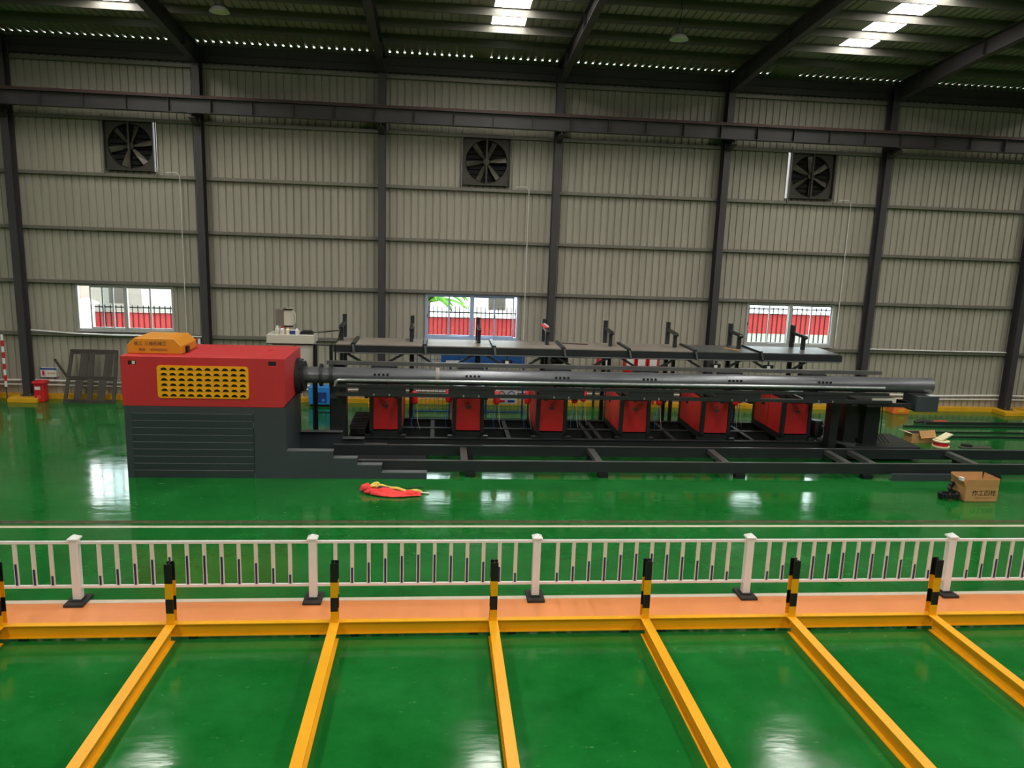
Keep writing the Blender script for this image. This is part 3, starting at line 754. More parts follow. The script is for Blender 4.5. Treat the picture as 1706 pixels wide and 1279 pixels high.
# vent plate with hooded louvres
gx0, gx1, gz0, gz1, rr = -6.63, -4.51, 2.0, 2.79, 0.07
poly = []
for (cx, cz, a0) in ((gx1-rr, gz0+rr, -90), (gx1-rr, gz1-rr, 0), (gx0+rr, gz1-rr, 90), (gx0+rr, gz0+rr, 180)):
    for k in range(5):
        a = math.radians(a0+22.5*k); poly.append((cx+rr*math.cos(a), cz+rr*math.sin(a)))
gr = MB().prism(poly, 'y', MY0-0.02, MY0).build('vent_plate', M_yell, mc)
lp = lo = None
for i in range(6):
    for j in range(10):
        x = gx0+0.165+j*(gx1-gx0-0.30)/9; z = gz1-0.09-i*(gz1-gz0-0.15)/5
        if lp is None:
            mb = MB(); k = 8; y = MY0-0.024
            pts = [(x+0.074*math.cos(math.pi*q/k), z-0.02+0.066*math.sin(math.pi*q/k)) for q in range(k+1)]
            mb.v = [(u, y, w) for u, w in pts]; mb.f = [tuple(range(k+1))]
            lp = mb.build('louvre_opening', M_dark, gr); px_, pz_ = x, z
            mb = MB()
            for q in range(k):
                (u0, w0), (u1, w1) = pts[q], pts[q+1]
                mb.quad((u0, y+0.003, w0), (u1, y+0.003, w1), (x+(u1-x)*1.10, y-0.007, z+(w1-z)*1.06), (x+(u0-x)*1.10, y-0.007, z+(w0-z)*1.06))
            lo = mb.build('louvre_hood', M_yell, gr, solid=0.004)
        else:
            for src in (lp, lo):
                c = src.copy(); COL.objects.link(c); c.location = (x-px_, 0, z-pz_)
# amber hood on top
hd = MB().prism([(-7.43, 3.0), (-7.43, 3.2), (-7.26, 3.38), (-6.34, 3.38), (-6.16, 3.2), (-6.16, 3.0)], 'y', 19.22, 20.38).build('motor_hood', M_hood, mc, bevel=0.02)
text_mesh('hood_lettering', '徐工 三维机械工', 0.105, M_brown, hd, (-6.88, 19.214, 3.245), depth=0.001)
text_mesh('hood_lettering', '电话：15555555555', 0.08, M_brown, hd, (-6.82, 19.214, 3.10), depth=0.001)
MB().box(-6.16, -6.10, 19.5, 19.66, 3.02, 3.16).build('cable_gland', M_black, hd)
# output flange
fl_ = MB().lathe([(0.47, 0.0), (0.47, 0.10), (0.40, 0.14), (0.40, 0.22)], (MX1, 20.42, 2.30), 32, 'x').build('output_flange', M_dsteel, mc, smooth=True)
for k in range(10):
    a = 2*math.pi*k/10
    MB().lathe([(0.025, 0.0), (0.025, 0.05)], (MX1+0.10, 20.42+0.435*math.cos(a), 2.30+0.435*math.sin(a)), 6, 'x').build('bolt', M_black, fl_)

# ------------------------------------------------------------------ the long pipe
PY, PZ, PR = 20.42, 2.335, 0.215
pp = thing('long_pipe', 'long dark steel pipe clamped in the red machine', 'pipe', (5, PY, PZ))
k = 28; mb = MB()
mb.lathe([(PR-0.02, 0), (PR, 0), (PR, 17.40), (PR-0.02, 17.40)], (-3.43, PY, PZ), k, 'x'); mb.f = mb.f[:-2]
mb.lathe([(PR-0.02, 0), (PR-0.02, 17.40)], (-3.43, PY, PZ), k, 'x'); mb.f = mb.f[:-2]
mb.build('pipe_body', M_pipe, pp, smooth=True)
for x in (-3.05, -2.78):
    MB().lathe([(PR, 0.0), (PR+0.085, 0.0), (PR+0.085, 0.06), (PR, 0.06)], (x, PY, PZ), k, 'x').build('collar', M_dsteel, pp, smooth=True)
for x in (-1.45, 0.95, 3.35, 5.75, 8.15, 10.72):
    cl = MB().lathe([(PR, -0.22), (PR+0.006, -0.22), (PR+0.006, 0.22), (PR, 0.22)], (x, PY, PZ), k, 'x').build('clamp_band', M_pipe, pp, smooth=True)
    for q in range(4):
        a = math.radians(158); u = x-0.165+0.11*q
        MB().lathe([(0.034, 0.0), (0.034, 0.035)], (u, PY-PR*0.92-0.035, PZ+PR*0.35), 6, 'y').build('band_bolt', M_black, cl)
MB().lathe([(PR, -0.05), (PR+0.035, -0.05), (PR+0.035, 0.05), (PR, 0.05)], (0.02, PY, PZ), k, 'x').build('joint_ring', M_plate, pp, smooth=True)

# ------------------------------------------------------------------ support bench under the pipe
bn = thing('support_bench', 'dark steel bench frame carrying the long pipe', 'bench frame', (5, 21, 0))
MB().tube([(-2.62, 20.02, 2.12), (-2.60, 20.01, 2.24), (-2.52, 20.0, 2.285), (-2.3, 20.0, 2.29), (12.36, 20.0, 2.315)], 0.042, 10).build('guide_tube', M_bright, bn, smooth=True)
MB().box(-2.6, 12.5, 19.97, 20.06, 2.10, 2.17).build('upper_rail', M_dsteel, bn)
MB().box(-2.6, 12.6, 19.95, 20.07, 1.88, 1.965).build('lower_rail', M_dsteel, bn)
MB().box(-2.95, 12.75, 20.86, 20.98, 2.54, 2.64).build('rear_bar', M_plate2, bn)
SX = [-1.42, 0.91, 3.31, 5.76, 8.20, 10.66]
for x in SX:
    MB().box(x-0.60, x+0.62, 19.99, 20.04, 1.965, 2.10).build('bracket_block', M_dsteel, bn)
    MB().box(x-0.45, x-0.35, 20.07, 22.0, 1.80, 1.90).build('cross_arm', M_dsteel, bn)
    MB().box(x+0.35, x+0.45, 20.07, 22.0, 1.80, 1.90).build('cross_arm', M_dsteel, bn)
    MB().prism([(20.14, 1.92), (20.70, 1.92), (20.62, 2.16), (20.42, 2.11), (20.22, 2.16)], 'x', x-0.10, x+0.10).build('pipe_cradle', M_dsteel, bn)
    MB().box(x-0.34, x+0.36, 20.72, 20.86, 2.30, 2.54).build('guard_plate', M_dsteel, bn)
    MB().box(x-0.05, x+0.05, 20.88, 20.98, 1.92, 2.54).build('bar_support', M_dsteel, bn)
    for s in (-0.2, 0.2):
        MB().box(x+s-0.02, x+s+0.02, 19.93, 19.95, 1.90, 1.95).build('bolt', M_bright, bn)
for (x0, x1) in ((-2.86, -2.44), (11.42, 11.66)):
    MB().box(x0, x1, 20.95, 21.3, 0.0, 1.90).build('end_leg', M_dsteel, bn)
    MB().box((x0+x1)/2-0.09, (x0+x1)/2+0.09, 20.0, 21.3, 1.80, 1.88).build('end_head', M_dsteel, bn)
MB().box(-2.9, -2.48, 21.0, 21.5, 1.88, 2.56).build('end_upright', M_dsteel, bn)
# valves and hoses hanging between the stations
vx = [(-0.62, 21.9), (0.36, 22.2), (1.75, 22.0), (2.66, 22.1), (4.1, 22.3), (4.42, 22.6), (6.65, 22.2), (9.05, 22.3), (9.35, 22.7), (11.28, 22.3)]
MB().box(-2.4, 11.5, 22.75, 22.85, 1.66, 1.76).build('manifold_bar', M_dsteel, bn)
for (x, y) in vx:
    va = MB().lathe([(0.05, 0.0), (0.095, 0.04), (0.10, 0.32), (0.05, 0.38)], (x, y, 1.27), 12).build('valve', M_bin, bn, smooth=True)
    MB().bar((x, y, 1.64), (x, 22.75, 1.70), 0.05).build('valve_arm', M_dsteel, va)
    for q in range(3):
        u = x-0.06+0.06*q
        MB().tube([(u, y, 1.30), (u+0.02, y+0.03, 1.0), (u-0.03+0.03*q, y, 0.75), (u+0.05*q, y+0.1, 0.5)], 0.008, 5).build('hose', (M_bluep, M_black, M_cab)[q], va)

# ------------------------------------------------------------------ six red support cabinets
def support_cabinet(x, label):
    t = thing('support_cabinet', label, 'cabinet', (x, 22.4, 0.0), group='red and charcoal support cabinets under the pipe')
    y0, y1, hw = 21.5, 23.7, 0.45
    for sx in (-1, 1):
        for (ya, yb) in ((y0, y0+0.12), (y1-0.12, y1)):
            MB().box(x+sx*hw-(0.10 if sx > 0 else 0), x+sx*hw+(0.10 if sx < 0 else 0), ya, yb, 0.42, 1.72).build('frame_post', M_dsteel, t)
    MB().box(x-hw, x+hw, y0, y1, 1.66, 1.80).build('head_plate', M_dsteel, t)
    MB().box(x-hw, x+hw, y0, y1, 0.40, 0.56).build('base_plate', M_dsteel, t)
    MB().box(x-hw-0.12, x-hw+0.08, y0-0.08, y0+0.06, 0.40, 0.46).build('foot', M_dsteel, t)
    MB().box(x+hw-0.08, x+hw+0.12, y0-0.08, y0+0.06, 0.40, 0.46).build('foot', M_dsteel, t)
    MB().box(x-hw+0.105, x+hw-0.105, y0+0.13, y1-0.15, 0.57, 1.65).build('core', M_dsteel, t)
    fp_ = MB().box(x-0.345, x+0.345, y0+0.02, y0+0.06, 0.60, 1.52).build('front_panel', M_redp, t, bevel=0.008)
    MB().box(x-hw+0.105, x+hw-0.105, y0+0.04, y0+0.12, 1.53, 1.66).build('front_header', M_dsteel, t)
    mb = MB(); yy = y0+0.016
    for (px, pz) in (((-0.09, -0.09, -0.02), (1.30, 1.24, 1.36)), ((-0.04, 0.03, 0.0), (1.36, 1.36, 1.43)), ((0.03, 0.1, 0.01), (1.33, 1.26, 1.38))):
        n = len(mb.v); mb.v += [(x+a*1.0, yy, c) for a, c in zip(px, pz)]; mb.f.append((n, n+1, n+2))
    mb.box(x-0.09, x+0.09, yy-0.001, yy+0.003, 1.26, 1.31); mb.box(x-0.05, x+0.06, yy-0.001, yy+0.003, 1.22, 1.245)
    mb.build('emblem', M_brown, fp_)
    for sx in (-1, 1):
        xs_ = x+sx*(hw-0.02)
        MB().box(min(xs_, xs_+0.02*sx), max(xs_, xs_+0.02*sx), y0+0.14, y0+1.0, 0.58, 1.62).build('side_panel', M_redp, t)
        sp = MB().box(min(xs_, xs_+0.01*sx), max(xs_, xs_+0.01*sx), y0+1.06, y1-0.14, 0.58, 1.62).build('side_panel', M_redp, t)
        MB().box(xs_+sx*0.010, xs_+sx*0.014, y0+1.35, y0+1.55, 1.18, 1.36).build('hand_slot', M_dark, sp)
    return t
cl_ = ['red-panelled support cabinet nearest the red machine', 'second red-panelled support cabinet from the red machine', 'third red-panelled support cabinet from the red machine', 'fourth red-panelled support cabinet from the red machine', 'fifth red-panelled support cabinet from the red machine', 'red-panelled support cabinet farthest from the red machine']
c0 = None
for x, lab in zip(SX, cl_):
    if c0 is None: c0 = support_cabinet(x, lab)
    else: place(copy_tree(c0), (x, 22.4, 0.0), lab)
# base frame under the cabinets
bf2 = thing('cabinet_base_frame', 'low dark steel frame under the red support cabinets', 'base frame', (4.5, 22.5, 0))
for y in (21.42, 22.6, 23.75):
    mb = MB(); ibeam(mb, 'x', -2.5, 11.85, y, 0.06, 0.40, 0.16, 0.02, 0.02); mb.build('long_beam', M_base, bf2)
for x in [-2.4, -0.1, 2.1, 4.5, 4.8, 7.0, 9.4, 11.7]:
    MB().box(x-0.06, x+0.06, 21.5, 23.67, 0.26, 0.38).build('cross_member', M_base, bf2)
    for y in (21.42, 23.75): MB().box(x-0.08, x+0.08, y-0.08, y+0.08, 0.0, 0.06).build('foot_pad', M_black, bf2)

tg = thing('black_trough', 'black slatted trough between the bench end leg and first cabinet', 'trough', (-2.2, 22.3, 0.40))
MB().box(-2.42, -1.98, 21.6, 23.6, 0.40, 0.62).build('trough_body', M_black, tg, bevel=0.02)
for k in range(10):
    MB().box(-2.44, -1.96, 21.66+0.19*k, 21.74+0.19*k, 0.62, 0.66).build('trough_slat', M_cable, tg)

# ------------------------------------------------------------------ floor track in front
tr = thing('floor_track', 'long low double-rail steel track along the floor', 'track', (7, 19.9, 0))
for (y, x0, zt_) in ((19.16, -1.95, 0.40), (20.62, -2.75, 0.40)):
    mb = MB().box(x0, 26.0, y-0.05, y+0.05, zt_-0.29, zt_)
    mb.build('rail', M_dsteel, tr, bevel=0.008)
    MB().box(x0, 26.0, y-0.051, y+0.02, zt_, zt_+0.012).build('rail_cap', M_plate2, tr)
for x in (0.75, 4.30, 7.75, 11.2, 11.9, 14.9, 18.3, 22.0):
    MB().box(x-0.09, x+0.09, 19.21, 20.57, 0.24, 0.36).build('tie', M_plate2, tr)
for x in (0.9, 4.35, 8.05, 11.6, 15.3, 18.8, 22.2):
    for y in (19.13, 20.62): MB().box(x-0.13, x+0.13, y-0.12, y+0.10, 0.0, 0.11).build('foot', M_black, tr)
ch = thing('steel_channel', 'dark steel channel lying on the floor under the front rail', 'steel channel', (13.3, 18.9, 0))
MB().box(12.2, 14.35, 18.88, 19.06, 0.0, 0.012).build('bottom_flange', M_dgrey, ch)
MB().box(12.2, 14.35, 18.88, 18.892, 0.012, 0.17).build('web', M_dgrey, ch)
MB().box(12.2, 14.35, 18.88, 18.98, 0.17, 0.182).build('top_flange', M_dgrey, ch)

# ------------------------------------------------------------------ inclined feeding table
ft = thing('feeding_table', 'long dark steel feeding table behind the pipe', 'table', (4.8, 23.8, 0))
PS = [-2.90, -0.79, 1.28, 3.40, 5.42, 7.50, 9.60, 11.74]
xb = [-3.05]+[p+0.42 for p in PS[:-1]]+[12.68]
for k, (a, b) in enumerate(zip(xb[:-1], xb[1:])):
    MB().box(a+0.07, b-0.07, 23.0, 24.55, 2.77, 2.80).build('table_plate', M_plate if k < 6 else M_plate2, ft)
for x in xb[1:-1]:
    MB().bar((x, 24.5, 2.80), (x, 22.98, 2.80), 0.09, 0.10).build('chain_track', M_dsteel, ft)
    MB().bar((x, 22.98, 2.80), (x+0.04, 22.88, 2.55), 0.07, 0.04).build('track_hook', M_dsteel, ft)
MB().box(-3.05, 12.68, 23.0, 23.12, 2.56, 2.765).build('front_beam', M_dsteel, ft)
MB().box(-3.05, 12.68, 24.4, 24.52, 2.56, 2.765).build('rear_beam', M_dsteel, ft)
MB().tube([(-3.0, 22.96, 2.55), (12.6, 22.96, 2.55)], 0.018, 8).build('stop_rod', M_plate2, ft)
for k, x in enumerate(PS):
    po = MB().box(x-0.06, x+0.06, 24.56, 24.68, 0.0, 3.52).build('stop_post', M_dsteel, ft)
    MB().bar((x, 24.56, 3.27), (x, 23.72, 3.24), 0.09, 0.09).build('stop_arm', M_dsteel, po)
    MB().box(x-0.05, x+0.05, 23.74, 23.86, 2.81, 3.20).build('arm_leg', M_dsteel, po)
    MB().lathe([(0.055, -0.06), (0.055, 0.06)], (x, 23.68, 3.22), 12, 'x').build('roller', M_black, po)
    MB().box(x-0.05, x+0.05, 23.76, 23.86, 0.40, 2.56).build('front_leg', M_dsteel, ft)
    MB().box(x+0.02, x+0.08, 23.12, 24.4, 2.58, 2.66).build('cross_rail', M_dsteel, ft)
    if k < 7:
        xm = (x+PS[k+1])/2
        MB().bar((x+0.1, 23.06, 2.60), (x+0.75, 23.06, 2.22), 0.05, 0.07).build('brace', M_dsteel, ft)
        MB().bar((PS[k+1]-0.1, 23.06, 2.60), (PS[k+1]-0.75, 23.06, 2.22), 0.05, 0.07).build('brace', M_dsteel, ft)
        MB().box(x+0.7, PS[k+1]-0.7, 23.03, 23.09, 2.18, 2.24).build('brace_foot', M_dsteel, ft)
mo2 = MB().lathe([(0.06, -0.28), (0.12, -0.24), (0.12, 0.10), (0.07, 0.16), (0.07, 0.26)], (3.75, 23.3, 2.40), 14, 'x').build('gear_motor', M_black, ft, smooth=True)
MB().box(3.62, 3.82, 23.22, 23.38, 2.50, 2.58).build('motor_terminal', M_black, mo2)
MB().box(3.95, 4.0, 23.2, 23.4, 2.28, 2.56).build('motor_bracket', M_dsteel, mo2)
for x in (2.1, 8.6, 10.3):
    sb_ = MB().box(x-0.16, x+0.16, 22.99, 23.03, 2.26, 2.42).build('sensor_box', M_black, ft)
    MB().box(x-0.05, x+0.05, 22.98, 22.99, 2.29, 2.39).build('sensor_window', M_white, sb_)
    MB().box(x-0.02, x+0.02, 23.0, 23.04, 2.42, 2.56).build('sensor_hanger', M_dsteel, ft)
tag(MB().bar((9.15, 23.9, 2.815), (9.45, 23.35, 2.815), 0.07, 0.03).build('wooden_batten', M_card), 'short wooden batten lying on the feeding table', 'batten')
tag(MB().bar((3.95, 24.2, 2.812), (4.75, 24.0, 2.812), 0.10, 0.022).build('rusty_strip', M_rail), 'rusty steel strip lying on the feeding table', 'steel strip')
cl2 = thing('red_tape_loop', 'pink and white cloth tied to the fourth stop post', 'cloth', (3.40, 24.5, 3.2))
MB().bar((3.36, 24.50, 3.36), (3.40, 23.95, 3.32), 0.15, 0.03).build('pink_strip', M_vest, cl2)
MB().bar((3.39, 24.49, 3.385), (3.45, 23.95, 3.345), 0.05, 0.035).build('white_strip', M_white, cl2)

# ------------------------------------------------------------------ end stand at the right
es = thing('end_stand', 'dark pillar stand with motor at the right end of the pipe', 'stand', (12.6, 21.5, 0))
MB().box(11.9, 14.2, 20.8, 22.4, 0.06, 0.42).build('base_plate', M_dsteel, es, bevel=0.02)
MB().box(11.95, 12.30, 21.1, 21.5, 0.42, 1.86).build('pillar', M_dsteel, es)
MB().box(12.52, 12.95, 21.05, 21.5, 0.42, 1.86).build('pillar', M_dsteel, es)
MB().box(12.32, 12.50, 21.3, 21.36, 0.55, 1.84).build('pillar_cover', M_fan, es)
MB().box(11.9, 13.2, 20.0, 21.5, 1.78, 1.88).build('head_beam', M_dsteel, es)
MB().prism([(12.5, 1.88), (14.02, 1.88), (14.02, 1.62), (13.45, 1.62), (13.2, 1.78)], 'y', 20.15, 20.6).build('cantilever', M_dsteel, es)
MB().box(13.38, 14.04, 20.05, 20.72, 1.64, 2.09).build('end_block', M_dgrey, es, bevel=0.015)
MB().box(13.78, 14.0, 20.1, 20.3, 2.09, 2.10).build('block_tab', M_white, es)
MB().box(12.05, 12.75, 20.02, 20.06, 1.90, 2.02).build('name_plate', M_cab, es)
mo = MB().lathe([(0.12, 0.0), (0.20, 0.03), (0.20, 0.42), (0.16, 0.5)], (11.55, 22.0, 0.42), 16).build('motor', M_black, es, smooth=True)
for k in range(8):
    a = 2*math.pi*k/8; MB().box(11.55+0.2*math.cos(a)-0.012, 11.55+0.2*math.cos(a)+0.012, 22.0+0.2*math.sin(a)-0.012, 22.0+0.2*math.sin(a)+0.012, 0.47, 0.82).build('cooling_fin', M_black, mo)
MB().box(11.3, 12.0, 21.75, 22.25, 0.36, 0.42).build('motor_plate', M_dsteel, es)
pu = MB().lathe([(0.10, -0.14), (0.13, -0.1), (0.13, 0.1), (0.10, 0.14)], (12.08, 21.75, 0.62), 14, 'x').build('pump', M_fan, es, smooth=True)
MB().box(11.98, 12.18, 21.66, 21.84, 0.42, 0.54).build('pump_foot', M_bluef, es)
for k in range(3):
    MB().tube([(13.02+0.06*k, 21.3, 1.8), (13.06+0.07*k, 21.32, 1.2), (13.0+0.1*k, 21.3, 0.7), (13.2+0.12*k, 21.2, 0.44)], 0.014, 6).build('cable', M_cable, es)
MB().box(13.0, 13.28, 21.55, 21.85, 0.42, 0.80).build('terminal_box', M_dsteel, es)
MB().box(13.05, 13.2, 21.6, 21.75, 0.80, 0.90).build('terminal_cap', M_card, es)
MB().bar((11.35, 22.3, 0.95), (11.72, 21.7, 0.72), 0.06).build('link_arm', M_bright, es)
MB().bar((11.4, 21.55, 0.45), (12.2, 20.85, 0.45), 0.12, 0.06).build('floor_arm', M_plate2, es)

# ------------------------------------------------------------------ control cabinet behind the machine
cc = thing('control_cabinet', 'cream control cabinet behind the red machine with top ledge', 'cabinet', (-4.1, 22.4, 0))
MB().box(-4.62, -3.50, 22.1, 22.7, 2.05, 2.90).build('body', M_cab, cc, bevel=0.01)
for xx_, yy_ in ((-4.56, 22.16), (-4.56, 22.64), (-3.56, 22.64)):
    MB().box(xx_-0.04, xx_+0.04, yy_-0.04, yy_+0.04, 0.0, 2.05).build('leg', M_black, cc)
MB().box(-4.75, -3.46, 22.0, 22.8, 2.92, 3.17).build('top_ledge', M_cab, cc, bevel=0.012)
MB().box(-3.99, -3.97, 22.08, 22.1, 2.1, 2.86).build('door_gap', M_black, cc)
MB().box(-4.75, -3.48, 22.02, 22.78, 2.90, 2.92).build('shadow_gap', M_black, cc)
mo_ = thing('touch_screen', 'grey touch screen box standing on the cream cabinet', 'screen', (-4.3, 22.4, 3.17))
MB().box(-4.53, -4.30, 22.2, 22.6, 3.40, 3.86).build('casing', M_girt, mo_, bevel=0.01)
MB().box(-4.30, -4.10, 22.2, 22.6, 3.40, 3.86).build('side_shell', M_cab, mo_, bevel=0.01)
for z in (3.38, 3.86): MB().box(-4.30, -4.05, 22.17, 22.24, z-0.02, z+0.02).build('clamp', M_black, mo_)
MB().tube([(-4.06, 22.2, 3.82), (-3.98, 22.18, 3.76), (-3.98, 22.18, 3.5), (-4.06, 22.2, 3.44)], 0.012, 6).build('grab_handle', M_cab, mo_)
MB().box(-4.36, -4.28, 22.36, 22.44, 3.17, 3.40).build('neck', M_cab, mo_)
def bottle(x, y, h, m, label, cap):
    t = thing('bottle', label, 'bottle', (x, y, 3.17), group='bottles on the cream cabinet')
    MB().lathe([(0.05, 0.0), (0.06, 0.02), (0.06, h*0.65), (0.025, h*0.82)], (x, y, 3.17), 12).build('body', m, t, smooth=True)
    MB().lathe([(0.028, 0.0), (0.028, h*0.18)], (x, y, 3.17+h*0.82), 10).build('cap', cap, t)
bottle(-4.47, 22.12, 0.24, M_cab, 'leftmost pale bottle on the cream cabinet', M_white)
bottle(-4.33, 22.10, 0.22, M_white, 'white bottle second from left on the cream cabinet', M_bin)
bottle(-4.18, 22.12, 0.20, M_paper, 'cream bottle in the middle of the cream cabinet', M_card)
bottle(-3.93, 22.12, 0.18, M_white, 'rightmost white bottle on the cream cabinet', M_white)
cu = thing('blue_carton', 'small blue carton between the bottles on the cabinet', 'carton', (-4.05, 22.12, 3.17))
MB().box(-4.11, -3.99, 22.06, 22.18, 3.17, 3.28).build('carton_body', M_bluef, cu); MB().box(-4.11, -3.99, 22.06, 22.18, 3.28, 3.30).build('carton_lid', M_white, cu)
ha = thing('cable_handset', 'black handset with cable lying on the cream cabinet', 'handset', (-3.65, 22.2, 3.17))
MB().prism([(-3.84, 3.17), (-3.5, 3.17), (-3.47, 3.22), (-3.56, 3.28), (-3.78, 3.28), (-3.87, 3.22)], 'y', 22.12, 22.3).build('grip', M_black, ha, bevel=0.01)
MB().tube([(-3.5, 22.2, 3.22), (-3.2, 22.3, 3.24), (-2.9, 22.8, 3.22), (-2.85, 23.2, 3.2), (-2.95, 23.3, 2.85)], 0.02, 6).build('cable', M_cable, ha)
ca_ = thing('cable_stand', 'thin black cable frame beside the machine flange', 'stand', (-3.2, 21.9, 0))
for x, r_ in ((-3.42, 0.06), (-2.98, 0.05), (-2.86, 0.022)):
    MB().tube([(x, 22.0, 0.0), (x, 22.0, 2.92)], r_, 8).build('upright', M_black, ca_)
MB().tube([(-3.45, 22.0, 2.9), (-2.85, 22.0, 2.9)], 0.02, 6).build('top_bar', M_black, ca_)
MB().tube([(-3.34, 22.0, 0.95), (-2.84, 22.0, 0.95)], 0.02, 6).build('middle_bar', M_black, ca_)
MB().prism([(-3.35, 0.0), (-2.6, 0.0), (-3.1, 0.35)], 'y', 21.95, 22.05).build('foot_gusset', M_black, ca_)

# ------------------------------------------------------------------ loose things on the floor
cb = thing('open_carton', 'open brown cardboard box with black lettering on the floor', 'carton', (13.5, 17.5, 0))
ax, bx_, ay, by_, hh_ = 13.10, 13.95, 17.22, 17.82, 0.62
for (a, b, c, d, nm) in ((ax, bx_, ay, ay+0.012, 'front_wall'), (ax, bx_, by_-0.012, by_, 'rear_wall'), (ax, ax+0.012, ay+0.012, by_-0.012, 'side_wall'), (bx_-0.012, bx_, ay+0.012, by_-0.012, 'side_wall')):
    w = MB().box(a, b, c, d, 0.0, 0.37).build(nm, M_card, cb)
    if nm == 'front_wall': fwall = w
MB().box(ax, bx_, ay, by_, 0.0, 0.01).build('bottom', M_card, cb)
MB().bar((13.525, ay+0.006, 0.37), (13.525, ay-0.012, 0.58), 0.84, 0.010, (0, 1, 0)).build('front_flap', M_card, cb)
MB().bar((13.525, by_-0.01, 0.37), (13.525, by_+0.03, 0.59), 0.84, 0.010, (0, 1, 0)).build('rear_flap', M_card, cb)
MB().bar((ax, 17.52, 0.37), (ax-0.08, 17.48, 0.56), 0.012, 0.50, (0, 1, 0)).build('side_flap', M_card, cb)
MB().bar((bx_-0.006, 17.52, 0.37), (bx_+0.02, 17.52, 0.59), 0.012, 0.56, (0, 1, 0)).build('side_flap', M_card, cb)
text_mesh('carton_lettering', '作工四桂', 0.16, M_black, fwall, (13.58, ay-0.002, 0.22), depth=0.001)
MB().box(13.35, 13.80, ay-0.003, ay, 0.10, 0.11).build('printed_line', M_brown, fwall)
MB().box(ax-0.11, ax-0.03, 17.30, 17.40, 0.52, 0.60).build('tape_scrap', M_white, cb)
dc = thing('drag_chain', 'coiled black cable drag chain beside the open carton', 'cable chain', (12.8, 17.5, 0))
path = []
for k in range(17):
    a = math.radians(60+20*k); path.append((12.83+0.215*math.cos(a), 17.46+0.17*math.sin(a), 0.07+0.004*k))
path += [(12.90, 17.56, 0.20), (12.93, 17.58, 0.29), (12.99, 17.60, 0.35), (13.04, 17.60, 0.38)]
for k in range(len(path)-1):
    p, q = Vector(path[k]), Vector(path[k+1])
    MB().bar(p+(q-p)*0.04, p+(q-p)*0.72, 0.085, 0.12).build('chain_link', M_cable, dc, bevel=0.008)
    MB().bar(p+(q-p)*0.5, p+(q-p)*1.06, 0.05, 0.08).build('link_joint', M_cable, dc)
ve = thing('work_vest', 'crumpled coral red vest with yellow tape on the floor', 'vest', (-1.0, 17.8, 0))
def blob(name, pts, radii, m, flat=0.45, kk=10):
    mb = MB(); mb.tube(pts, radii, kk)
    mb.v = [(x, y, max(0.004, z*1.0)) for x, y, z in mb.v]
    return mb.build(name, m, ve, smooth=True)
blob('collar_bundle', [(-1.76, 17.80, 0.05), (-1.70, 17.82, 0.10), (-1.60, 17.84, 0.12), (-1.52, 17.78, 0.08), (-1.44, 17.74, 0.05)], [0.03, 0.09, 0.11, 0.08, 0.03], M_vest)
blob('collar_fold', [(-1.66, 17.70, 0.04), (-1.55, 17.66, 0.07), (-1.42, 17.68, 0.08), (-1.30, 17.66, 0.04)], [0.02, 0.06, 0.07, 0.02], M_vest)
blob('dark_lining', [(-1.46, 17.84, 0.07), (-1.30, 17.86, 0.10), (-1.10, 17.84, 0.08), (-0.9, 17.80, 0.04)], [0.03, 0.06, 0.05, 0.02], M_rail)
blob('long_fold', [(-1.10, 17.60, 0.03), (-0.85, 17.56, 0.06), (-0.6, 17.57, 0.05), (-0.42, 17.60, 0.02)], [0.02, 0.055, 0.05, 0.015], M_vest)
def sheet(name, pts, m, th=0.012):
    # pts: rows of (x, y, z) draped strip
    mb = MB(); r = len(pts[0]); mb.v = [p for row in pts for p in row]
    for i in range(len(pts)-1):
        for j in range(r-1): mb.f.append((i*r+j, i*r+j+1, (i+1)*r+j+1, (i+1)*r+j))
    o = mb.build(name, m, ve, smooth=True, solid=th); return o
rnd = random.Random(3)
rows = []
for i in range(18):
    u = i/17; x = -1.52+1.18*u; row = []
    for j in range(11):
        v = j/10; wv = 0.15+0.16*math.sin(math.pi*min(1, u*1.1)); y = 17.70+wv*(v-0.5)*1.6-0.10*u
        z = 0.02+0.10*(1-0.8*u)*math.sin(math.pi*v)+0.035*math.sin(11*u+7*v)*math.sin(math.pi*v)+0.03*math.sin(17*v-6*u)*math.sin(math.pi*v)+0.01*rnd.random()
        row.append((x+0.03*math.sin(9*v), y, max(0.014, z)))
    rows.append(row)
sheet('vest_body', rows, M_vest)
rows = []
for i in range(14):
    u = i/13; x = -1.50+1.20*u; y = 17.84-0.08*u+0.06*math.sin(7*u); z = 0.13*(1-u)**0.8+0.035*math.sin(9*u)**2+0.03
    rows.append([(x, y-0.045, max(0.016, z-0.03)), (x, y, z+0.01), (x, y+0.045, max(0.016, z-0.02))])
sheet('yellow_tape', rows, M_vesty)
rows = []
for i in range(16):
    a = math.radians(-40+20*i); x = -1.47+0.11*math.cos(a)+0.008*i; y = 17.80+0.09*math.sin(a); z = 0.15+0.03*math.sin(a*1.5)
    rows.append([(x, y, z), (x+0.035*math.cos(a), y+0.035*math.sin(a), z+0.05)])
sheet('tape_loop', rows, M_vesty)
rows = []
for i in range(8):
    u = i/7; x = -0.55+0.42*u; y = 17.74+0.03*math.sin(5*u)
    rows.append([(x, y-0.03, 0.02), (x, y, 0.032), (x, y+0.03, 0.02)])
sheet('strap', rows, M_paper)
MB().tube([(-0.85, 17.98, 0.02), (-0.45, 18.12, 0.03), (-0.28, 18.16, 0.02)], 0.012, 5).build('cord', M_black, ve)
sc_ = thing('small_carton', 'small open cardboard box beyond the track at the right', 'carton', (15.6, 23.0, 0))
MB().box(15.25, 15.95, 22.85, 23.3, 0.0, 0.30).build('carton_body', M_card, sc_)
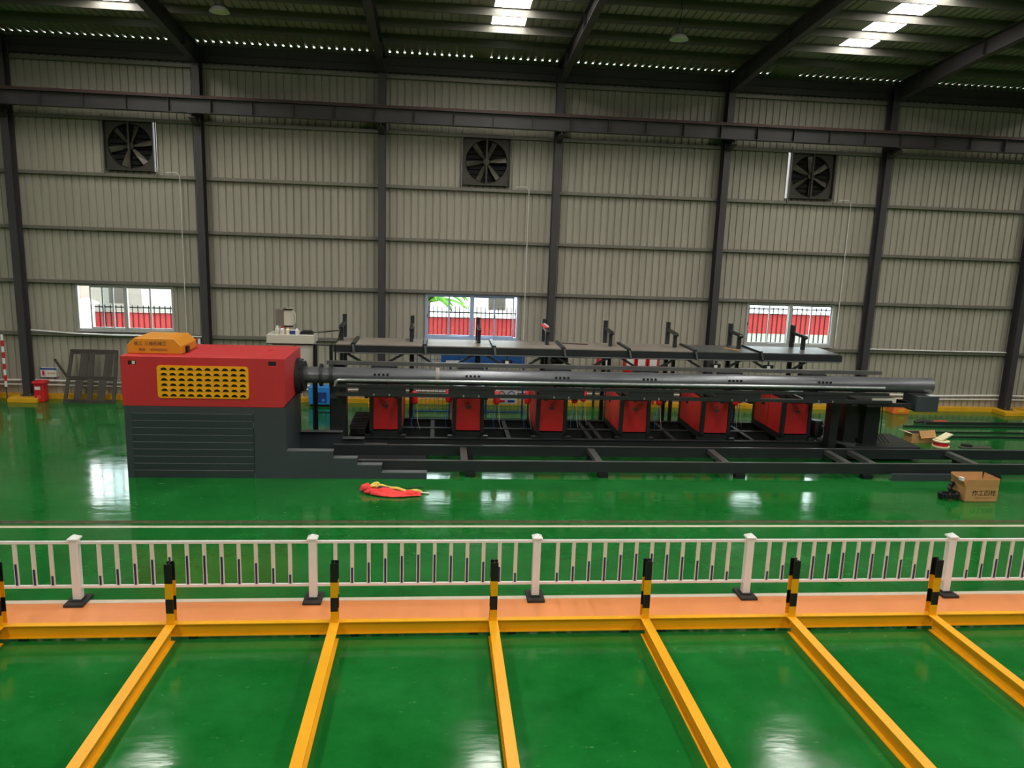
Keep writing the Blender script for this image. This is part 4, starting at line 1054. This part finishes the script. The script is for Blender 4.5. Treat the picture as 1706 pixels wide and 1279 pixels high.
MB().bar((15.25, 23.07, 0.30), (15.05, 23.07, 0.36), 0.012, 0.42, (0, 1, 0)).build('flap', M_paper, sc_)
MB().bar((15.72, 22.85, 0.42), (15.74, 22.72, 0.20), 0.52, 0.012, (0, 1, 0)).build('flap', M_card, sc_)
MB().box(15.3, 15.9, 22.9, 23.25, 0.29, 0.305).build('interior_shade', M_dark, sc_)  # flat dark sheet on the solid body, paints the shade inside the box
sp_ = thing('cable_spool', 'red spool with pale wrapping on the floor beside small carton', 'spool', (16.05, 22.5, 0))
MB().lathe([(0.26, 0.0), (0.26, 0.03)], (16.02, 22.5, 0.0), 20).build('lower_disc', M_paper, sp_)
MB().lathe([(0.22, 0.03), (0.22, 0.16)], (16.02, 22.5, 0.0), 20).build('winding', M_bin, sp_)
MB().lathe([(0.25, 0.16), (0.25, 0.19)], (16.02, 22.5, 0.0), 20).build('upper_disc', M_paper, sp_)
MB().bar((15.9, 22.5, 0.20), (16.35, 22.62, 0.38), 0.26, 0.04).build('paper_wrap', M_paper, sp_)
bars = [(16.35, 25.02, 0.06, 'nearest long dark bar to the kerb, its end highlighted'), (17.4, 25.45, 0.10, 'long dark bar lying closest to the yellow kerb'), (16.3, 24.2, 0.05, 'thin long bar between the spool and the kerb'), (16.4, 23.55, 0.07, 'long dark bar lying right behind the spool')]
for (x, y, r, lab) in bars:
    t = thing('steel_bar', lab, 'steel bar', (x, y, 0), group='long steel bars on the floor at the right')
    MB().box(x, 30.0, y-r/2, y+r/2, 0.0, r).build('bar', M_dsteel, t)
    MB().box(x-0.02, x, y-r/2-0.01, y+r/2+0.01, 0.0, r+0.01).build('end_cap', M_plate2, t)
sr = thing('scrap_strip', 'flat dark steel scrap on the floor behind the track', 'scrap', (17.0, 22.3, 0))
MB().box(16.55, 17.6, 22.2, 22.42, 0.0, 0.03).build('strip', M_brown, sr); MB().box(16.7, 16.95, 22.3, 22.5, 0.03, 0.10).build('offcut', M_dsteel, sr)
rg = thing('rag_pile', 'grey and pink rags lying on the long bars', 'rags', (17.4, 25.6, 0))
MB().tube([(17.1, 25.6, 0.05), (17.4, 25.62, 0.10), (17.8, 25.6, 0.06)], [0.05, 0.09, 0.05], 8).build('grey_rag', M_fan, rg, smooth=True)
MB().tube([(17.8, 25.62, 0.05), (18.1, 25.6, 0.07), (18.4, 25.6, 0.04)], [0.04, 0.06, 0.04], 8).build('pink_rag', M_vest, rg, smooth=True)

# ------------------------------------------------------------------ outside the windows
tag(MB().box(-45, 55, YW+0.3, 70, -0.25, -0.05).build('yard_ground', M_ground), 'pale concrete yard outside the windows', 'ground', kind='structure')
ow = thing('boundary_wall', 'red boundary wall with black railings outside the windows', 'wall', (0, 36, -0.05))
def owall(x0, x1, y, zr0, zr1, rail):
    if zr0 > 0: MB().box(x0, x1, y, y+0.2, -0.05, zr0).build('white_base', M_outwhite, ow)
    n = int((x1-x0)/3.0)
    for k in range(n):
        a = x0+(x1-x0)*k/n; b = x0+(x1-x0)*(k+1)/n
        MB().box(a+0.01, b-0.01, y-0.02, y+0.2, max(zr0, -0.05), zr1).build('red_panel', M_outred, ow)
    MB().box(x0, x1, y-0.10, y-0.06, zr1+0.22, zr1+0.28).build('rail', M_black, ow)
    MB().box(x0, x1, y-0.10, y-0.06, zr1-0.02, zr1+0.02).build('rail', M_black, ow)
    x = x0
    mb = MB()
    while x < x1:
        mb.box(x-0.02, x+0.02, y-0.10, y-0.06, -0.05, zr1+rail); x += 0.2 if rail > 0.4 else 0.24
    o = mb.build('railing_bars', M_black, ow); o['kind'] = 'stuff'
owall(-30, -2.0, 37.0, -0.05, 2.05, 0.35)
owall(-2.0, 5.5, 36.0, -0.05, 2.30, 0.55)
owall(5.5, 40, 36.0, 1.90, 2.85, 0.35)
gp = thing('gate_pillar', 'white capped gate pillar seen through the open window sash', 'pillar', (-15.85, 36.2, -0.05))
MB().box(-16.1, -15.4, 35.9, 36.5, -0.05, 2.45).build('shaft', M_outwhite, gp)
MB().prism([(-16.25, 2.45), (-15.25, 2.45), (-15.25, 2.52), (-15.75, 2.72), (-16.25, 2.52)], 'y', 35.75, 36.65).build('cap', M_outwhite, gp)
def building(x0, x1, y, h, label, m):
    t = thing('far_building', label, 'building', ((x0+x1)/2, y, -0.05))
    MB().box(x0, x1, y, y+8, -0.05, h).build('block', m, t)
    MB().box(x0-0.2, x1+0.2, y-0.2, y+8.2, h, h+0.25).build('parapet', M_outwhite, t)
    x = x0+1.0
    while x < x1-1.5:
        w = MB().box(x, x+1.2, y-0.03, y, 1.0, 2.4).build('window', M_fan, t); x += 3.0
building(-34, -19, 52, 5.2, 'grey building far beyond the left window', M_girt)
building(2.5, 12, 54, 4.4, 'pale building beyond the window with foliage', M_outwhite)
pt = thing('palm_tree', 'green palm tree outside the blue-grey window', 'tree', (-0.5, 41, -0.05))
MB().tube([(-0.6, 41, -0.05), (-0.55, 41, 1.5), (-0.5, 41, 2.6)], [0.16, 0.13, 0.11], 8).build('trunk', M_trunk, pt)
for k in range(16):
    a = 2*math.pi*k/16+0.2; L = 2.0+0.5*rnd.random(); el = 0.2+0.9*rnd.random(); rows = []
    mb = MB()
    for i in range(7):
        u = i/6; x = -0.5+L*u*math.cos(a); y = 41+L*u*math.sin(a); z = 2.6+el*L*0.55*math.sin(u*2.4)-0.55*u*u
        w = 0.26*math.sin(math.pi*(0.08+0.9*u)); nx, ny = -math.sin(a), math.cos(a)
        mb.v += [(x-nx*w, y-ny*w, z-0.10), (x, y, z+0.04), (x+nx*w, y+ny*w, z-0.10)]
    for i in range(6):
        for j in range(2): mb.f.append((i*3+j, i*3+j+1, i*3+3+j+1, i*3+3+j))
    mb.build('frond', M_leaf, pt, smooth=True, solid=0.01)
